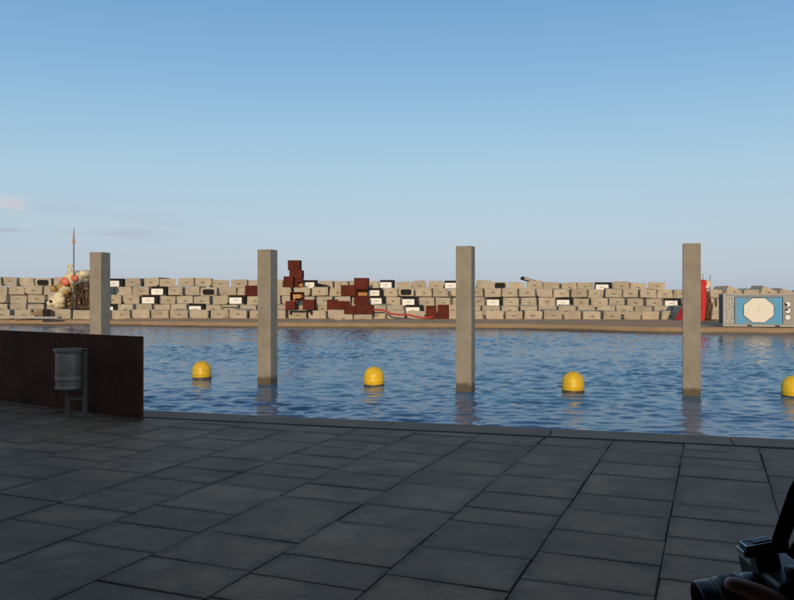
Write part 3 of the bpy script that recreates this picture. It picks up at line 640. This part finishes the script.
# ------------------------------------------------------------------ sculpture on the left
D = 67.4; base = at(72, 309, D); base.z = row_top(0, base.x)
fig = tag(empty('creature_sculpture', base), 'cream papier mache creature with red discs slumped over dark branches', 'sculpture')
def L(px, py, dd=0.0): return at(px, py, D) - base + Vector((0, dd, 0))
k = D / F_PX
bm = bmesh.new(); blob(bm, L(71.5, 278.4, 0.9), (15 * k, 1.1, 9.8 * k), (0, R(-14), 0), 0.16, 4, 1); blob(bm, L(81, 273.8, 0.9), (6 * k, 0.8, 4.6 * k), (0, 0.2, 0), 0.08, 3, 2); blob(bm, L(63, 288.5, 0.6), (6 * k, 0.7, 5 * k), (0, 0.6, 0), 0.2, 3, 15); obj('body', bm, M['cream'], fig)
bm = bmesh.new(); blob(bm, L(56, 300.8, 0.3), (7.2 * k, 0.62, 7.0 * k), (0, 0.3, 0), 0.22, 4, 3); blob(bm, L(61, 296.5, 0.35), (4.4 * k, 0.5, 4.0 * k), (0, 0.5, 0), 0.2, 3, 12); blob(bm, L(58, 306, 0.2), (5.0 * k, 0.45, 2.6 * k), (0, 0, 0), 0.2, 3, 13); blob(bm, L(51, 303.5, -0.05), (3.2 * k, 0.4, 3.0 * k), (0, 0.1, 0), 0.1, 3, 9); head = obj('head', bm, M['cream'], fig)
bm = bmesh.new(); blob(bm, L(52.7, 301.3, -0.42), (0.13, 0.07, 0.13), (0, 0, 0), 0.0, 2); obj('eye', bm, M['black'], head)
for i, (px, py, rx, rz) in enumerate(((53, 288, 4.2, 4.0), (64.2, 291, 4.2, 4.0), (59.5, 286, 3.5, 3.0))):
    bm = bmesh.new(); blob(bm, L(px, py, 0.2), (rx * k, 0.4, rz * k * 0.8), (0, i, 0.5), 0.34, 3, 5 + i); obj('paw', bm, M['gold'], fig)
for px, py, r in ((66.4, 281.6, 4.2), (75.6, 278.2, 3.5)):
    bm = bmesh.new(); vs = lathe(bm, [(0, 0.04), (r * k * 0.5, 0.035), (r * k * 0.9, 0.02), (r * k, -0.03), (r * k, -0.4)], 28)
    bmesh.ops.transform(bm, matrix=Matrix.Translation(L(px, py, -0.32)) @ Matrix.Rotation(R(90), 4, 'X'), verts=vs); o = obj('red_disc', bm, M['coral'], fig)
    bm = bmesh.new(); vs = lathe(bm, [(0, 0.03), (r * k * 0.45, 0.02), (r * k * 0.5, -0.04)], 20)
    bmesh.ops.transform(bm, matrix=Matrix.Translation(L(px, py, -0.36)) @ Matrix.Rotation(R(90), 4, 'X'), verts=vs); obj('disc_centre', bm, mat('pale_coral', (0.72, 0.24, 0.15), 0.6, 0.05, 5), o)
bm = bmesh.new(); tube(bm, [L(66.8, 271.5, 0.8), L(65.2, 268.6, 0.8), L(64.6, 266.4, 0.8), L(66, 264.6, 0.8), L(68.2, 265, 0.8), L(69, 266.4, 0.8)], [0.2, 0.17, 0.14, 0.12, 0.09, 0.04], 10); obj('horn', bm, M['cream'], fig)
bm = bmesh.new(); rnd = random.Random(8)
for i in range(260):                                                  # tangle of branches holding it up
    x0 = rnd.uniform(64, 90); y0 = rnd.choice((309, 309, rnd.uniform(285, 309))); x1 = x0 + rnd.gauss(0, 4); y1 = y0 - rnd.uniform(5, 20)
    x1 = min(91, max(63, x1)); y1 = max(282 if x1 < 86 else 284, y1); d0, d1 = rnd.uniform(0.1, 1.3), rnd.uniform(0.1, 1.3)
    tube(bm, [L(x0, y0, d0), L((x0 + x1) / 2 + rnd.gauss(0, 1.2), (y0 + y1) / 2, (d0 + d1) / 2), L(x1, y1, d1)], [rnd.uniform(0.04, 0.12), 0.07, 0.04], 5)
obj('branches', bm, M['dark_wood'], fig)
bm = bmesh.new()
for i in range(14):                                                   # ochre and brown scraps caught in the branches
    blob(bm, L(rnd.uniform(66, 90), rnd.uniform(286, 308), rnd.uniform(0, 0.5)), (rnd.uniform(0.05, 0.2), 0.06, rnd.uniform(0.03, 0.1)), (0, rnd.random() * 3, 0), 0.5, 2, i)
obj('scraps', bm, M['gold'], fig)
pb = at(73.8, 309, D - 0.35); pb.z = row_top(0, pb.x)
pl = tag(empty('spear_pole', pb), 'tall thin spear pole with a pale pointed head beside the creature', 'pole')
bm = bmesh.new(); tube(bm, [(0, 0, 0), (0, 0, at(73.8, 243, D).z - pb.z)], 0.055, 10); obj('shaft', bm, M['pole'], pl)
z0, z1 = at(73.8, 244, D).z - pb.z, at(73.8, 227.5, D).z - pb.z
bm = bmesh.new(); lathe(bm, [(0, z0 + 0.02), (0.15, z0), (0.155, z0 + 0.12), (0.10, z0 + 0.5), (0.06, z0 + 1.0), (0.02, z1), (0, z1)], 4, smooth=False); obj('spear_head', bm, M['flag'], pl)
bm = bmesh.new(); lathe(bm, [(0.06, z0 - 0.06), (0.1, z0 - 0.04), (0.1, z0 - 0.005), (0.06, z0 - 0.002)], 12); obj('collar', bm, M['white'], pl)

# boards and slabs lying on the bank below the creature
rnd = random.Random(17)
for i, (x0, x1, py, d, ry, mt, lab) in enumerate(((33, 47, 312.2, 65.6, 3, 'wood', 'short weathered board lying before the creature sculpture'), (38, 52, 310.6, 65.7, -4, 'wood', 'upper weathered board of the heap before the creature'),
        (12, 36, 315.4, 64.4, 2, 'block', 'long pale slab lying flat at the edge of the breakwater'), (36, 60, 316.6, 63.6, -1, 'grey_frame', 'grey slab tipped against the front row of blocks'), (44, 50, 309.4, 65.4, 8, 'black', 'dark plate sticking up from the heap of boards'))):
    a, c = at(x0, py, d), at(x1, py, d); w = c.x - a.x; z = ground_z(a.x)
    bm = bmesh.new(); box(bm, -w / 2, w / 2, -0.35, 0.35, 0, max(0.10, a.z - z), 0.02)
    tag(obj('loose_board' if mt == 'wood' else 'loose_slab', bm, M[mt], None, ((a.x + c.x) / 2, d, z), (0, 0, R(ry))), lab, 'board' if mt == 'wood' else 'slab')

# ------------------------------------------------------------------ red draped figure
D2 = 62.0; b2 = at(692, 320.5, D2); b2.z = LIPZ + 0.04
fg = tag(empty('draped_figure', b2), 'red draped figure with a cream head and dark scaffold on the bank', 'sculpture')
def L2(px, py, dd=0.0): return at(px, py, D2) - b2 + Vector((0, dd, 0))
k2 = D2 / F_PX
bm = bmesh.new(); rings = []
prof = [(320.8, 677.0, 704.5), (317, 677.8, 705), (311, 680.5, 705.8), (304, 683.2, 706.5), (297, 685.5, 706.6), (290, 688, 706), (285, 692, 705.5), (281, 697, 705), (279.6, 700, 703)]
for j, (py, xa, xb) in enumerate(prof):
    ring = []
    for i in range(40):
        a = 2 * math.pi * i / 40; fold = 1 + 0.07 * math.sin(a * 7 + j * 0.3) * (1 - j / 10) + 0.04 * math.sin(a * 13)
        c = (xa + xb) / 2; hw = (xb - xa) / 2
        ring.append(bm.verts.new(L2(c + hw * math.cos(a) * fold, py, math.sin(a) * 0.75 * hw * k2 * fold)))
    rings.append(ring)
for a, c in zip(rings, rings[1:]):
    for i in range(40): f = bm.faces.new((a[i], a[(i + 1) % 40], c[(i + 1) % 40], c[i])); f.smooth = True
bm.faces.new(rings[-1]); bmesh.ops.recalc_face_normals(bm, faces=bm.faces[:]); obj('robe', bm, M['red'], fg)
bm = bmesh.new(); blob(bm, L2(707.4, 284.6, 0), (3.6 * k2, 0.3, 4.8 * k2), (0, 0.1, 0), 0.08, 3, 4); h = obj('head', bm, M['cream'], fg)
bm = bmesh.new(); blob(bm, L2(703.6, 283, -0.05), (2.6 * k2, 0.34, 3.6 * k2), (0, -0.2, 0), 0.06, 3, 6); obj('hood', bm, M['red'], h)
bm = bmesh.new(); blob(bm, L2(705.4, 287.3, -0.3), (0.09, 0.06, 0.09), lump=0, sub=2); obj('eye', bm, M['white'], h)
bm = bmesh.new(); rnd = random.Random(3)
for i in range(70):
    x0 = rnd.uniform(703.5, 712); y0 = rnd.choice((319, 319, rnd.uniform(297, 319))); x1 = min(712.5, max(703, x0 + rnd.gauss(0, 2.5))); y1 = max(291, y0 - rnd.uniform(5, 20))
    tube(bm, [L2(x0, y0, rnd.uniform(-0.2, 0.7)), L2(x1, y1, rnd.uniform(-0.2, 0.7))], [rnd.uniform(0.04, 0.1), 0.04], 5)
obj('scaffold', bm, M['dark_wood'], fg)
for px, py in ((705, 273.8), (712.5, 275)):
    bm = bmesh.new(); tube(bm, [L2(px, 319.5, 0.5), L2(px + 0.2, py, 0.5)], 0.028, 8); obj('rod', bm, M['pole'], fg)
bm = bmesh.new(); box(bm, -0.5, 0.5, -0.1, 0.5, 0, 0.07, 0.01); obj('base_plate', bm, M['black'], fg, L2(712, 320.6, 0.1))

# ------------------------------------------------------------------ painted shipping container
DC = 50.3; c0 = at(723, 327.6, DC); c0.z = LIPZ + 0.05
CTH = R(-16)
ct = tag(empty('shipping_container', c0, (0, 0, CTH)), 'grey corrugated container painted with a blue panel and pale octagon', 'container')
CL, CH, CDp = 6.0, 2.13, 2.3
# pixel -> local x on the front face, local z
cu, sn = math.cos(CTH), math.sin(CTH)
def cx(px):
    t_ = (px - CX) / F_PX; return (t_ * c0.y - c0.x) / (cu - t_ * sn)
def cz(px, py):
    x = cx(px); d = c0.y + sn * x; return EYE - (py - HY) / F_PX * d - c0.z
def corr(bm, x0, x1, y, z0, z1, pitch=0.14, dep=0.03):
    n_ = max(1, round((x1 - x0) / pitch)); p = (x1 - x0) / n_; pts = []
    for i in range(n_):
        a = x0 + i * p; pts += [(a, 0), (a + p * .32, 0), (a + p * .5, dep), (a + p * .82, dep)]
    pts.append((x1, 0)); lo = [bm.verts.new((a, y + b_, z0)) for a, b_ in pts]; hi = [bm.verts.new((a, y + b_, z1)) for a, b_ in pts]
    for i in range(len(pts) - 1): bm.faces.new((lo[i], lo[i + 1], hi[i + 1], hi[i]))
bm = bmesh.new(); corr(bm, 0.12, CL - 0.12, 0.03, 0.16, CH - 0.11); front = obj('front_wall', bm, M['cont'], ct)
bm = bmesh.new(); box(bm, 0.12, CL - 0.12, CDp - 0.06, CDp - 0.02, 0.16, CH - 0.11); obj('back_wall', bm, M['cont'], ct)
bm = bmesh.new(); corr(bm, 0.10, CDp - 0.12, 0.0, 0.16, CH - 0.11); bmesh.ops.transform(bm, matrix=Matrix.Translation((0.03, CDp, 0)) @ Matrix.Rotation(R(-90), 4, 'Z'), verts=bm.verts[:]); obj('end_wall', bm, M['cont_dark'], ct)
bm = bmesh.new(); box(bm, CL - 0.06, CL - 0.02, 0.13, CDp - 0.13, 0.16, CH - 0.11); obj('end_wall', bm, M['cont_dark'], ct)
bm = bmesh.new(); box(bm, 0.05, CL - 0.05, 0.05, CDp - 0.05, CH - 0.06, CH - 0.02, 0.01); obj('roof', bm, M['cont'], ct)
bm = bmesh.new()
for y in (0, CDp - 0.12):
    for z in (0.0, CH - 0.115): box(bm, 0.125, CL - 0.125, y, y + 0.12, z, z + 0.115 if z else 0.155, 0.008)
for x in (0, CL - 0.12):
    for z in (0.002, CH - 0.113): box(bm, x + 0.002, x + 0.118, 0.125, CDp - 0.125, z, z + 0.11 if z > 1 else 0.15, 0.008)
    for y in (0, CDp - 0.12): box(bm, x, x + 0.12, y, y + 0.12, -0.002, CH + 0.01, 0.008)
frame = obj('frame', bm, M['cont'], ct)
for px in (749.5, 777.5):
    x = cx(px); bm = bmesh.new(); box(bm, x - 0.15, x + 0.15, -0.006, 0.03, 0.03, 0.115, 0.004); obj('fork_pocket', bm, M['black'], ct)
x0, x1 = cx(735), cx(782.6); zt, zb = cz(760, 297.2), cz(760, 324.0)
bm = bmesh.new(); corr(bm, x0, x1, 0.018, max(0.17, zb), zt, dep=0.03); pan = obj('blue_panel', bm, M['cblue'], ct)
bm = bmesh.new()
for a in ((x0 - 0.03, x0 - 0.002), (x1 + 0.002, x1 + 0.03)): box(bm, a[0], a[1], 0.002, 0.03, max(0.17, zb), zt)
box(bm, x0 - 0.03, x1 + 0.03, 0.002, 0.03, zt + 0.002, zt + 0.025)
obj('panel_outline', bm, M['black'], pan)
def octo(cxp, czp, rx, rz, y, d, n=8, off=0.5, name='octagon', mt='ccream', par=None):
    bm = bmesh.new(); a = []; c = []
    for i in range(n):
        t_ = 2 * math.pi * (i + off) / n; a.append(bm.verts.new((cxp + rx * math.cos(t_), y, czp + rz * math.sin(t_)))); c.append(bm.verts.new((cxp + rx * math.cos(t_), y + d, czp + rz * math.sin(t_))))
    bm.faces.new(a); bm.faces.new(c[::-1])
    for i in range(n): bm.faces.new((a[i], c[i], c[(i + 1) % n], a[(i + 1) % n]))
    bmesh.ops.recalc_face_normals(bm, faces=bm.faces[:]); return obj(name, bm, M[mt], par)
ox, oz = (cx(743.8) + cx(773.8)) / 2, (cz(759, 298.2) + cz(759, 322.3)) / 2; orx = (cx(773.8) - cx(743.8)) / 2 * 1.075; orz = (cz(759, 298.2) - cz(759, 322.3)) / 2 * 1.08
octo(ox, oz, orx + 0.03, orz + 0.03, 0.006, 0.03, 8, name='octagon_outline', mt='black', par=pan)
oc = octo(ox, oz, orx, orz, -0.004, 0.03, 8, name='octagon', mt='ccream', par=pan)
bm = bmesh.new(); box(bm, ox - 0.02, ox + 0.02, -0.010, -0.004, oz - 0.02, oz + 0.02); obj('centre_mark', bm, M['black'], pan)
for i, (px, py) in enumerate(((787.8, 304.2), (787.8, 310.8), (787.8, 317.4))):
    x, z = cx(px), cz(px, py); o = octo(x, z, 0.175, 0.175, 0.0, 0.03, 20, name='dial_rim', mt='black', par=ct); octo(x, z, 0.155, 0.155, -0.008, 0.02, 20, name='dial_face', mt='white', par=o)
    bm = bmesh.new(); a = [bm.verts.new((x, -0.012, z))] + [bm.verts.new((x + 0.15 * math.cos(R(t_)), -0.012, z + 0.15 * math.sin(R(t_)))) for t_ in range(150 - 60 * i, 241 - 60 * i, 15)]
    if i < 2: bm.faces.new(a); bmesh.ops.recalc_face_normals(bm, faces=bm.faces[:]); obj('dial_sector', bm, M['black'], o)
    else: bm.free()
bm = bmesh.new(); rnd = random.Random(9)                              # stippled speaker-grille paint beside the blue panel
for r_ in range(15):
    for c_ in range(6):
        x = cx(725) + (cx(733.4) - cx(725)) * (c_ + rnd.uniform(-.25, .25)) / 5; z = 0.28 + (CH - 0.5) * (r_ + rnd.uniform(-.3, .3)) / 14; s = rnd.uniform(0.012, 0.034)
        box(bm, x - s, x + s, 0.018, 0.026, z - s * 0.8, z + s * 0.8)
tag(obj('speckle_marks', bm, M['white'], ct), kind='stuff')

# ------------------------------------------------------------------ unseen low building added behind the camera, porch roof shaped to shade the promenade
bl = tag(empty('shade_building', q2w(0, -9)), 'unseen low concrete building added to shade the promenade with its deep flat porch roof', 'building')
bl.rotation_euler = QROT
bm = bmesh.new(); box(bm, -48, 48, -14, 10.4, 3.05, 3.35, 0.02); obj('roof', bm, M['soffit'], bl)
bm = bmesh.new(); box(bm, -48, 48, -0.3, 0, -0.02, 3.048); obj('wall', bm, M['facade'], bl)
bm = bmesh.new(); box(bm, -48, 48, -13.8, -13.5, -0.02, 3.048); obj('rear_wall', bm, M['facade'], bl)
for s in (-1, 1):
    bm = bmesh.new(); box(bm, s * 47.8 - 0.15, s * 47.8 + 0.15, -13.49, -0.31, -0.02, 3.048); obj('end_wall', bm, M['facade'], bl)
bmw = bmesh.new(); box(bmw, -1.2, 1.2, 0.004, 0.05, 0.9, 2.6, 0.01); wm = bpy.data.meshes.new('window_frame'); bmw.to_mesh(wm); bmw.free(); wm.materials.append(M['bin_frame'])
bmw = bmesh.new(); box(bmw, -1.1, -0.03, 0.052, 0.06, 1.0, 2.5); box(bmw, 0.03, 1.1, 0.052, 0.06, 1.0, 2.5); pm = bpy.data.meshes.new('pane'); bmw.to_mesh(pm); bmw.free(); pm.materials.append(M['glass'])
for i in range(-14, 15):
    w_ = obj('window', wm, None, bl, (i * 3.2, 0, 0)); obj('pane', pm, None, w_)
bmw = bmesh.new(); box(bmw, -0.2, 0.2, -0.2, 0.2, -0.02, 3.048, 0.02); km = bpy.data.meshes.new('column'); bmw.to_mesh(km); bmw.free(); km.materials.append(M['facade'])
for i in range(-7, 8): obj('column', km, None, bl, (i * 6.4 + 3.2, 4.5, 0))

# ------------------------------------------------------------------ person at the right holding a camera
PX, PY = 0.74, 1.03; FA = 20.0
def skin_mesh(name, verts, edges, radii, root, material, parent, sub=2):
    me = bpy.data.meshes.new(name); me.from_pydata([tuple(v) for v in verts], edges, []); o = bpy.data.objects.new(name, me); COL.objects.link(o); me.materials.append(material)
    sk = o.modifiers.new('skin', 'SKIN'); sk.use_smooth_shade = True
    if not me.skin_vertices: me.skin_vertices.new()
    for i, sv in enumerate(me.skin_vertices[0].data):
        r_ = radii[i]; sv.radius = r_ if isinstance(r_, tuple) else (r_, r_); sv.use_root = (i == root)
    ss = o.modifiers.new('sub', 'SUBSURF'); ss.levels = sub; ss.render_levels = sub
    if parent: o.parent = parent
    return o
person = empty('person', (PX, PY, 0.003))
tag(person, 'person in a dark jacket at the frame edge, thumb resting on a camera lens', 'person')
PO = Vector((PX, PY, 0.003)); Rz = Matrix.Rotation(R(180 - FA), 3, 'Z')
def B(x, y, z): return Rz @ Vector((x, y, z))                      # body frame: x forward, y left
def Wd(px, py, d): return at(px, py, d) - PO                       # photo point -> person's frame
class G:
    def __init__(s): s.v = []; s.e = []; s.r = []
    def add(s, p, r, prev=None):
        s.v.append(Vector(p)); s.r.append(r)
        if prev is not None: s.e.append((prev, len(s.v) - 1))
        return len(s.v) - 1
    def chain(s, prev, pr):
        for p, r in pr: prev = s.add(p, r, prev)
        return prev
body = G(); pel = body.add(B(0, 0, 0.95), (0.11, 0.08))
waist = body.add(B(0.0, 0, 1.08), (0.105, 0.075), pel); chest = body.add(B(0.0, 0, 1.27), (0.115, 0.08), waist); neckb = body.add(B(-0.005, 0, 1.42), 0.065, chest); nk = body.add(B(0.01, 0, 1.49), 0.052, neckb)
hd1 = body.add(B(0.03, 0.0, 1.55), (0.066, 0.075), nk); hd2 = body.add(B(0.025, 0, 1.63), (0.075, 0.092), hd1); hd3 = body.add(B(0.015, 0, 1.70), (0.06, 0.075), hd2)
body.chain(hd2, [(B(0.105, 0, 1.615), 0.016), (B(0.125, 0, 1.595), 0.013)])          # nose
for s in (-1, 1): body.chain(hd2, [(B(0.015, s * 0.085, 1.62), 0.018)])               # ears
for s in (-1, 1):
    body.chain(pel, [(B(0, s * 0.085, 0.82), 0.075), (B(0.015, s * 0.105, 0.50), 0.058), (B(-0.01, s * 0.11, 0.30), 0.052), (B(-0.02, s * 0.115, 0.09), 0.036), (B(0.06, s * 0.13, 0.045), 0.036), (B(0.16, s * 0.145, 0.035), 0.03)])
# left arm: shoulder, elbow, wrist below the lens, palm, thumb along the near side of the lens
lsh = B(0, 0.19, 1.385); lel = B(0.03, 0.27, 1.09); lwr = Wd(806, 640, 0.955)
palm = Wd(772, 634, 0.965)
a = body.chain(chest, [(lsh, 0.055), (B(0.01, 0.23, 1.26), 0.045), (lel, 0.038), ((lel + lwr) / 2, 0.036), (lwr, 0.026), (palm, (0.024, 0.03))])
th = body.chain(a, [(Wd(782, 607, 0.94), 0.0165), (Wd(758, 593, 0.934), 0.0118), (Wd(738, 585.5, 0.936), 0.0096), (Wd(723, 582, 0.940), 0.0082)])
for i, dz in enumerate((0.0, 0.012, 0.024, 0.036)):                   # four fingers under the lens and up the far side
    x = 752 - 18 * i
    x = 700 + 22 * i
    body.chain(a, [(Wd(x + 6, 643, 0.985), 0.009), (Wd(x, 640, 1.025 + 0.004 * i), 0.0085), (Wd(x - 2, 622, 1.05), 0.0075)][: 3])
rsh = B(0, -0.19, 1.385); rel = B(0.04, -0.30, 1.10); rwr = Wd(800, 625, 1.11)
c = body.chain(chest, [(rsh, 0.055), (B(0.01, -0.25, 1.26), 0.045), (rel, 0.038), ((rel + rwr) / 2, 0.034), (rwr, 0.025), (Wd(788, 608, 1.09), (0.022, 0.028))])
for i in range(4):
    body.chain(c, [(Wd(770, 590 + 16 * i, 1.105), 0.0085), (Wd(752, 588 + 16 * i, 1.09), 0.008), (Wd(748, 587 + 16 * i, 1.07), 0.007)])
body.chain(c, [(Wd(802, 585, 1.075), 0.010), (Wd(806, 572, 1.06), 0.008)])
skin_mesh('body', body.v, body.e, body.r, 0, M['skin'], person)
jk = G(); jb = jk.add(B(0, 0, 0.78), (0.20, 0.155)); j0 = jk.add(B(0, 0, 0.92), (0.195, 0.15), jb); j1 = jk.add(B(0.0, 0, 1.08), (0.165, 0.125), j0); j2 = jk.add(B(0.005, 0, 1.27), (0.175, 0.128), j1); j3 = jk.add(B(-0.005, 0, 1.41), (0.095, 0.085), j2); jk.add(B(-0.005, 0, 1.455), 0.075, j3)
jk.chain(j2, [(B(0, 0.19, 1.375), 0.075), (B(0.01, 0.235, 1.26), 0.062), (lel, 0.055), ((lel + lwr) / 2, 0.048), (lwr.lerp(lel, 0.12), 0.037)])
jk.chain(j2, [(B(0, -0.19, 1.375), 0.075), (B(0.01, -0.255, 1.26), 0.062), (rel, 0.055), ((rel + rwr) / 2, 0.047), (rwr.lerp(rel, 0.10), 0.037)])
skin_mesh('jacket', jk.v, jk.e, jk.r, 0, M['jacket'], person)
tr = G(); tt = tr.add(B(0, 0, 1.04), (0.15, 0.11)); t0 = tr.add(B(0, 0, 0.92), (0.15, 0.115), tt)
for s in (-1, 1): tr.chain(t0, [(B(0, s * 0.085, 0.80), 0.09), (B(0.015, s * 0.105, 0.50), 0.075), (B(-0.01, s * 0.11, 0.28), 0.066), (B(-0.02, s * 0.115, 0.08), 0.06)])
skin_mesh('trousers', tr.v, tr.e, tr.r, 0, M['jeans'], person)
for s in (-1, 1):
    sh = G(); sh.chain(None, [(B(-0.05, s * 0.112, 0.05), 0.045), (B(0.03, s * 0.125, 0.05), 0.048), (B(0.12, s * 0.138, 0.042), 0.042), (B(0.19, s * 0.148, 0.036), 0.034)])
    skin_mesh('shoe', sh.v, sh.e, sh.r, 0, M['shoe'], person)
bm = bmesh.new(); blob(bm, B(-0.012, 0, 1.665), (0.102, 0.09, 0.105), (0, 0, R(180 - FA)), 0.06, 4, 2)
hp = B(0.085, 0, 1.66); bmesh.ops.bisect_plane(bm, geom=bm.verts[:] + bm.edges[:] + bm.faces[:], plane_co=hp, plane_no=(B(0.8, 0, -0.6)), clear_outer=True)
obj('hair', bm, M['hair'], person)
for s in (-1, 1):
    bm = bmesh.new(); blob(bm, B(0.098, s * 0.033, 1.635), (0.013, 0.013, 0.011), lump=0, sub=2); obj('eye', bm, M['eye'], person)

# the camera held in front of the chest, lens pointing to the left and slightly down
cc = at(757, 572, 1.0)                                                # lens mount
dph = empty('hand_camera', cc); tag(dph, 'black single lens reflex camera held by the person at the edge', 'camera')
ax = Vector((-0.97, 0.03, -0.20)).normalized(); side_ = Vector((0, 1, 0)); side_ = (side_ - ax * side_.dot(ax)).normalized(); upv = side_.cross(ax); upv = upv if upv.z > 0 else -upv
CM = Matrix((ax, side_, upv)).transposed()                            # columns: lens axis, sideways, up
dph.rotation_euler = CM.to_euler() if CM.determinant() > 0 else Matrix((ax, -side_, upv)).transposed().to_euler()
LZ = -0.034
bm = bmesh.new(); box(bm, -0.055, 0.0, -0.066, 0.062, -0.085, 0.006, 0.010, seg=3); dbody = obj('camera_body', bm, M['cam_body'], dph)
bm = bmesh.new(); box(bm, 0.0, 0.028, 0.036, 0.064, -0.084, -0.004, 0.010, seg=3); obj('grip', bm, M['cam_body'], dbody)
bm = bmesh.new(); box(bm, -0.060, -0.054, -0.04, 0.03, -0.07, -0.02, 0.003); obj('screen', bm, M['glass'], dbody)
def along(bm, prof, n=40):
    vs = lathe(bm, prof, n); bmesh.ops.transform(bm, matrix=Matrix.Translation((0, 0, LZ)) @ Matrix.Rotation(R(90), 4, 'Y'), verts=vs)
bm = bmesh.new(); along(bm, [(0.030, -0.004), (0.034, 0.004), (0.034, 0.016), (0.0325, 0.018), (0.0325, 0.022), (0.036, 0.024), (0.036, 0.052), (0.034, 0.054), (0.034, 0.060), (0.0355, 0.062), (0.0355, 0.078), (0.033, 0.080), (0.031, 0.079), (0.028, 0.066), (0, 0.066)]); lens = obj('lens', bm, M['cam_lens'], dph)
bm = bmesh.new()
for a in range(0, 360, 6):
    c_, s_ = math.cos(R(a)), math.sin(R(a)); box(bm, 0.028, 0.048, -0.0012, 0.0012, 0.0355, 0.0368, mat=Matrix.Translation((0, 0, LZ)) @ Matrix.Rotation(R(a), 4, 'X'))
tag(obj('zoom_ribs', bm, M['cam_body'], lens), kind='stuff')
bm = bmesh.new(); along(bm, [(0.0342, 0.0545), (0.0348, 0.055), (0.0348, 0.0585), (0.0342, 0.059)]); obj('lens_ring', bm, M['bin_frame'], lens)
# prism hump with overhanging flash
bm = bmesh.new(); vs = box(bm, -0.030, 0.014, -0.015, 0.015, 0.024, 0.038, 0.004, seg=2)
for v in vs:
    if v.co.z > 0.033: v.co.y *= 0.72; v.co.x = v.co.x * 0.9 - 0.001
hump = obj('flash_hump', bm, M['cam_body'], dph)
bm = bmesh.new(); box(bm, -0.028, 0.002, -0.013, 0.013, 0.0, 0.0238, 0.003); obj('prism_housing', bm, M['cam_body'], dph)
bm = bmesh.new(); box(bm, 0.0142, 0.0156, -0.012, 0.012, 0.0255, 0.0335, 0.0005); obj('flash_window', bm, M['cam_silver'], hump)
bm = bmesh.new(); box(bm, -0.026, 0.010, -0.0108, -0.0098, 0.0375, 0.0388); box(bm, -0.026, 0.010, 0.0098, 0.0108, 0.0375, 0.0388); box(bm, 0.0085, 0.0105, -0.0096, 0.0096, 0.0375, 0.0386); obj('trim', bm, M['cam_silver'], hump)
bm = bmesh.new(); box(bm, -0.024, -0.002, -0.0075, 0.0075, 0.0382, 0.0400, 0.0008); obj('hot_shoe', bm, M['cam_body'], hump)
for y, z in ((-0.05, 0.006), (0.045, 0.006)):
    bm = bmesh.new(); lathe(bm, [(0.010, -0.002), (0.0105, 0.009), (0.009, 0.011), (0, 0.011)], 24, (-0.028, y, z)); obj('dial', bm, M['cam_silver'] if y < 0 else M['cam_body'], dph)
# strap up to the neck
st = bmesh.new()
Mi = (Matrix.Translation(cc) @ dph.rotation_euler.to_matrix().to_4x4()).inverted()
def ribbon(bm, pts, w, nrm):
    prev = None
    for i, p in enumerate(pts):
        d_ = (pts[min(i + 1, len(pts) - 1)] - pts[max(i - 1, 0)]).normalized(); s_ = d_.cross(nrm).normalized() * w / 2; t_ = nrm.normalized() * 0.0012
        ring = [bm.verts.new(Mi @ q_) for q_ in (p - s_ - t_, p + s_ - t_, p + s_ + t_, p - s_ + t_)]
        if prev:
            for k_ in range(4): bm.faces.new((prev[k_], prev[(k_ + 1) % 4], ring[(k_ + 1) % 4], ring[k_]))
        else: bm.faces.new(ring[::-1])
        prev = ring
    bm.faces.new(prev); bmesh.ops.recalc_face_normals(bm, faces=bm.faces[:])
nkw = PO + B(0.0, 0.07, 1.50)
ribbon(st, [at(781, 553, 0.975), at(780, 541, 0.97), at(783, 532, 0.965), at(790, 512, 0.96), at(797, 492, 0.955), at(810, 465, 0.95), PO + B(0.15, 0.09, 1.40), nkw, PO + B(-0.075, 0.03, 1.51)], 0.019, Vector((0.25, 1, 0.1)))
obj('strap', st, M['strap'], dph)
st = bmesh.new(); ribbon(st, [at(792, 560, 1.06), at(806, 535, 1.06), PO + B(0.16, -0.07, 1.38), PO + B(0.0, -0.07, 1.50), PO + B(-0.075, -0.03, 1.51)], 0.019, Vector((0.25, 1, 0.1))); obj('strap', st, M['strap'], dph)
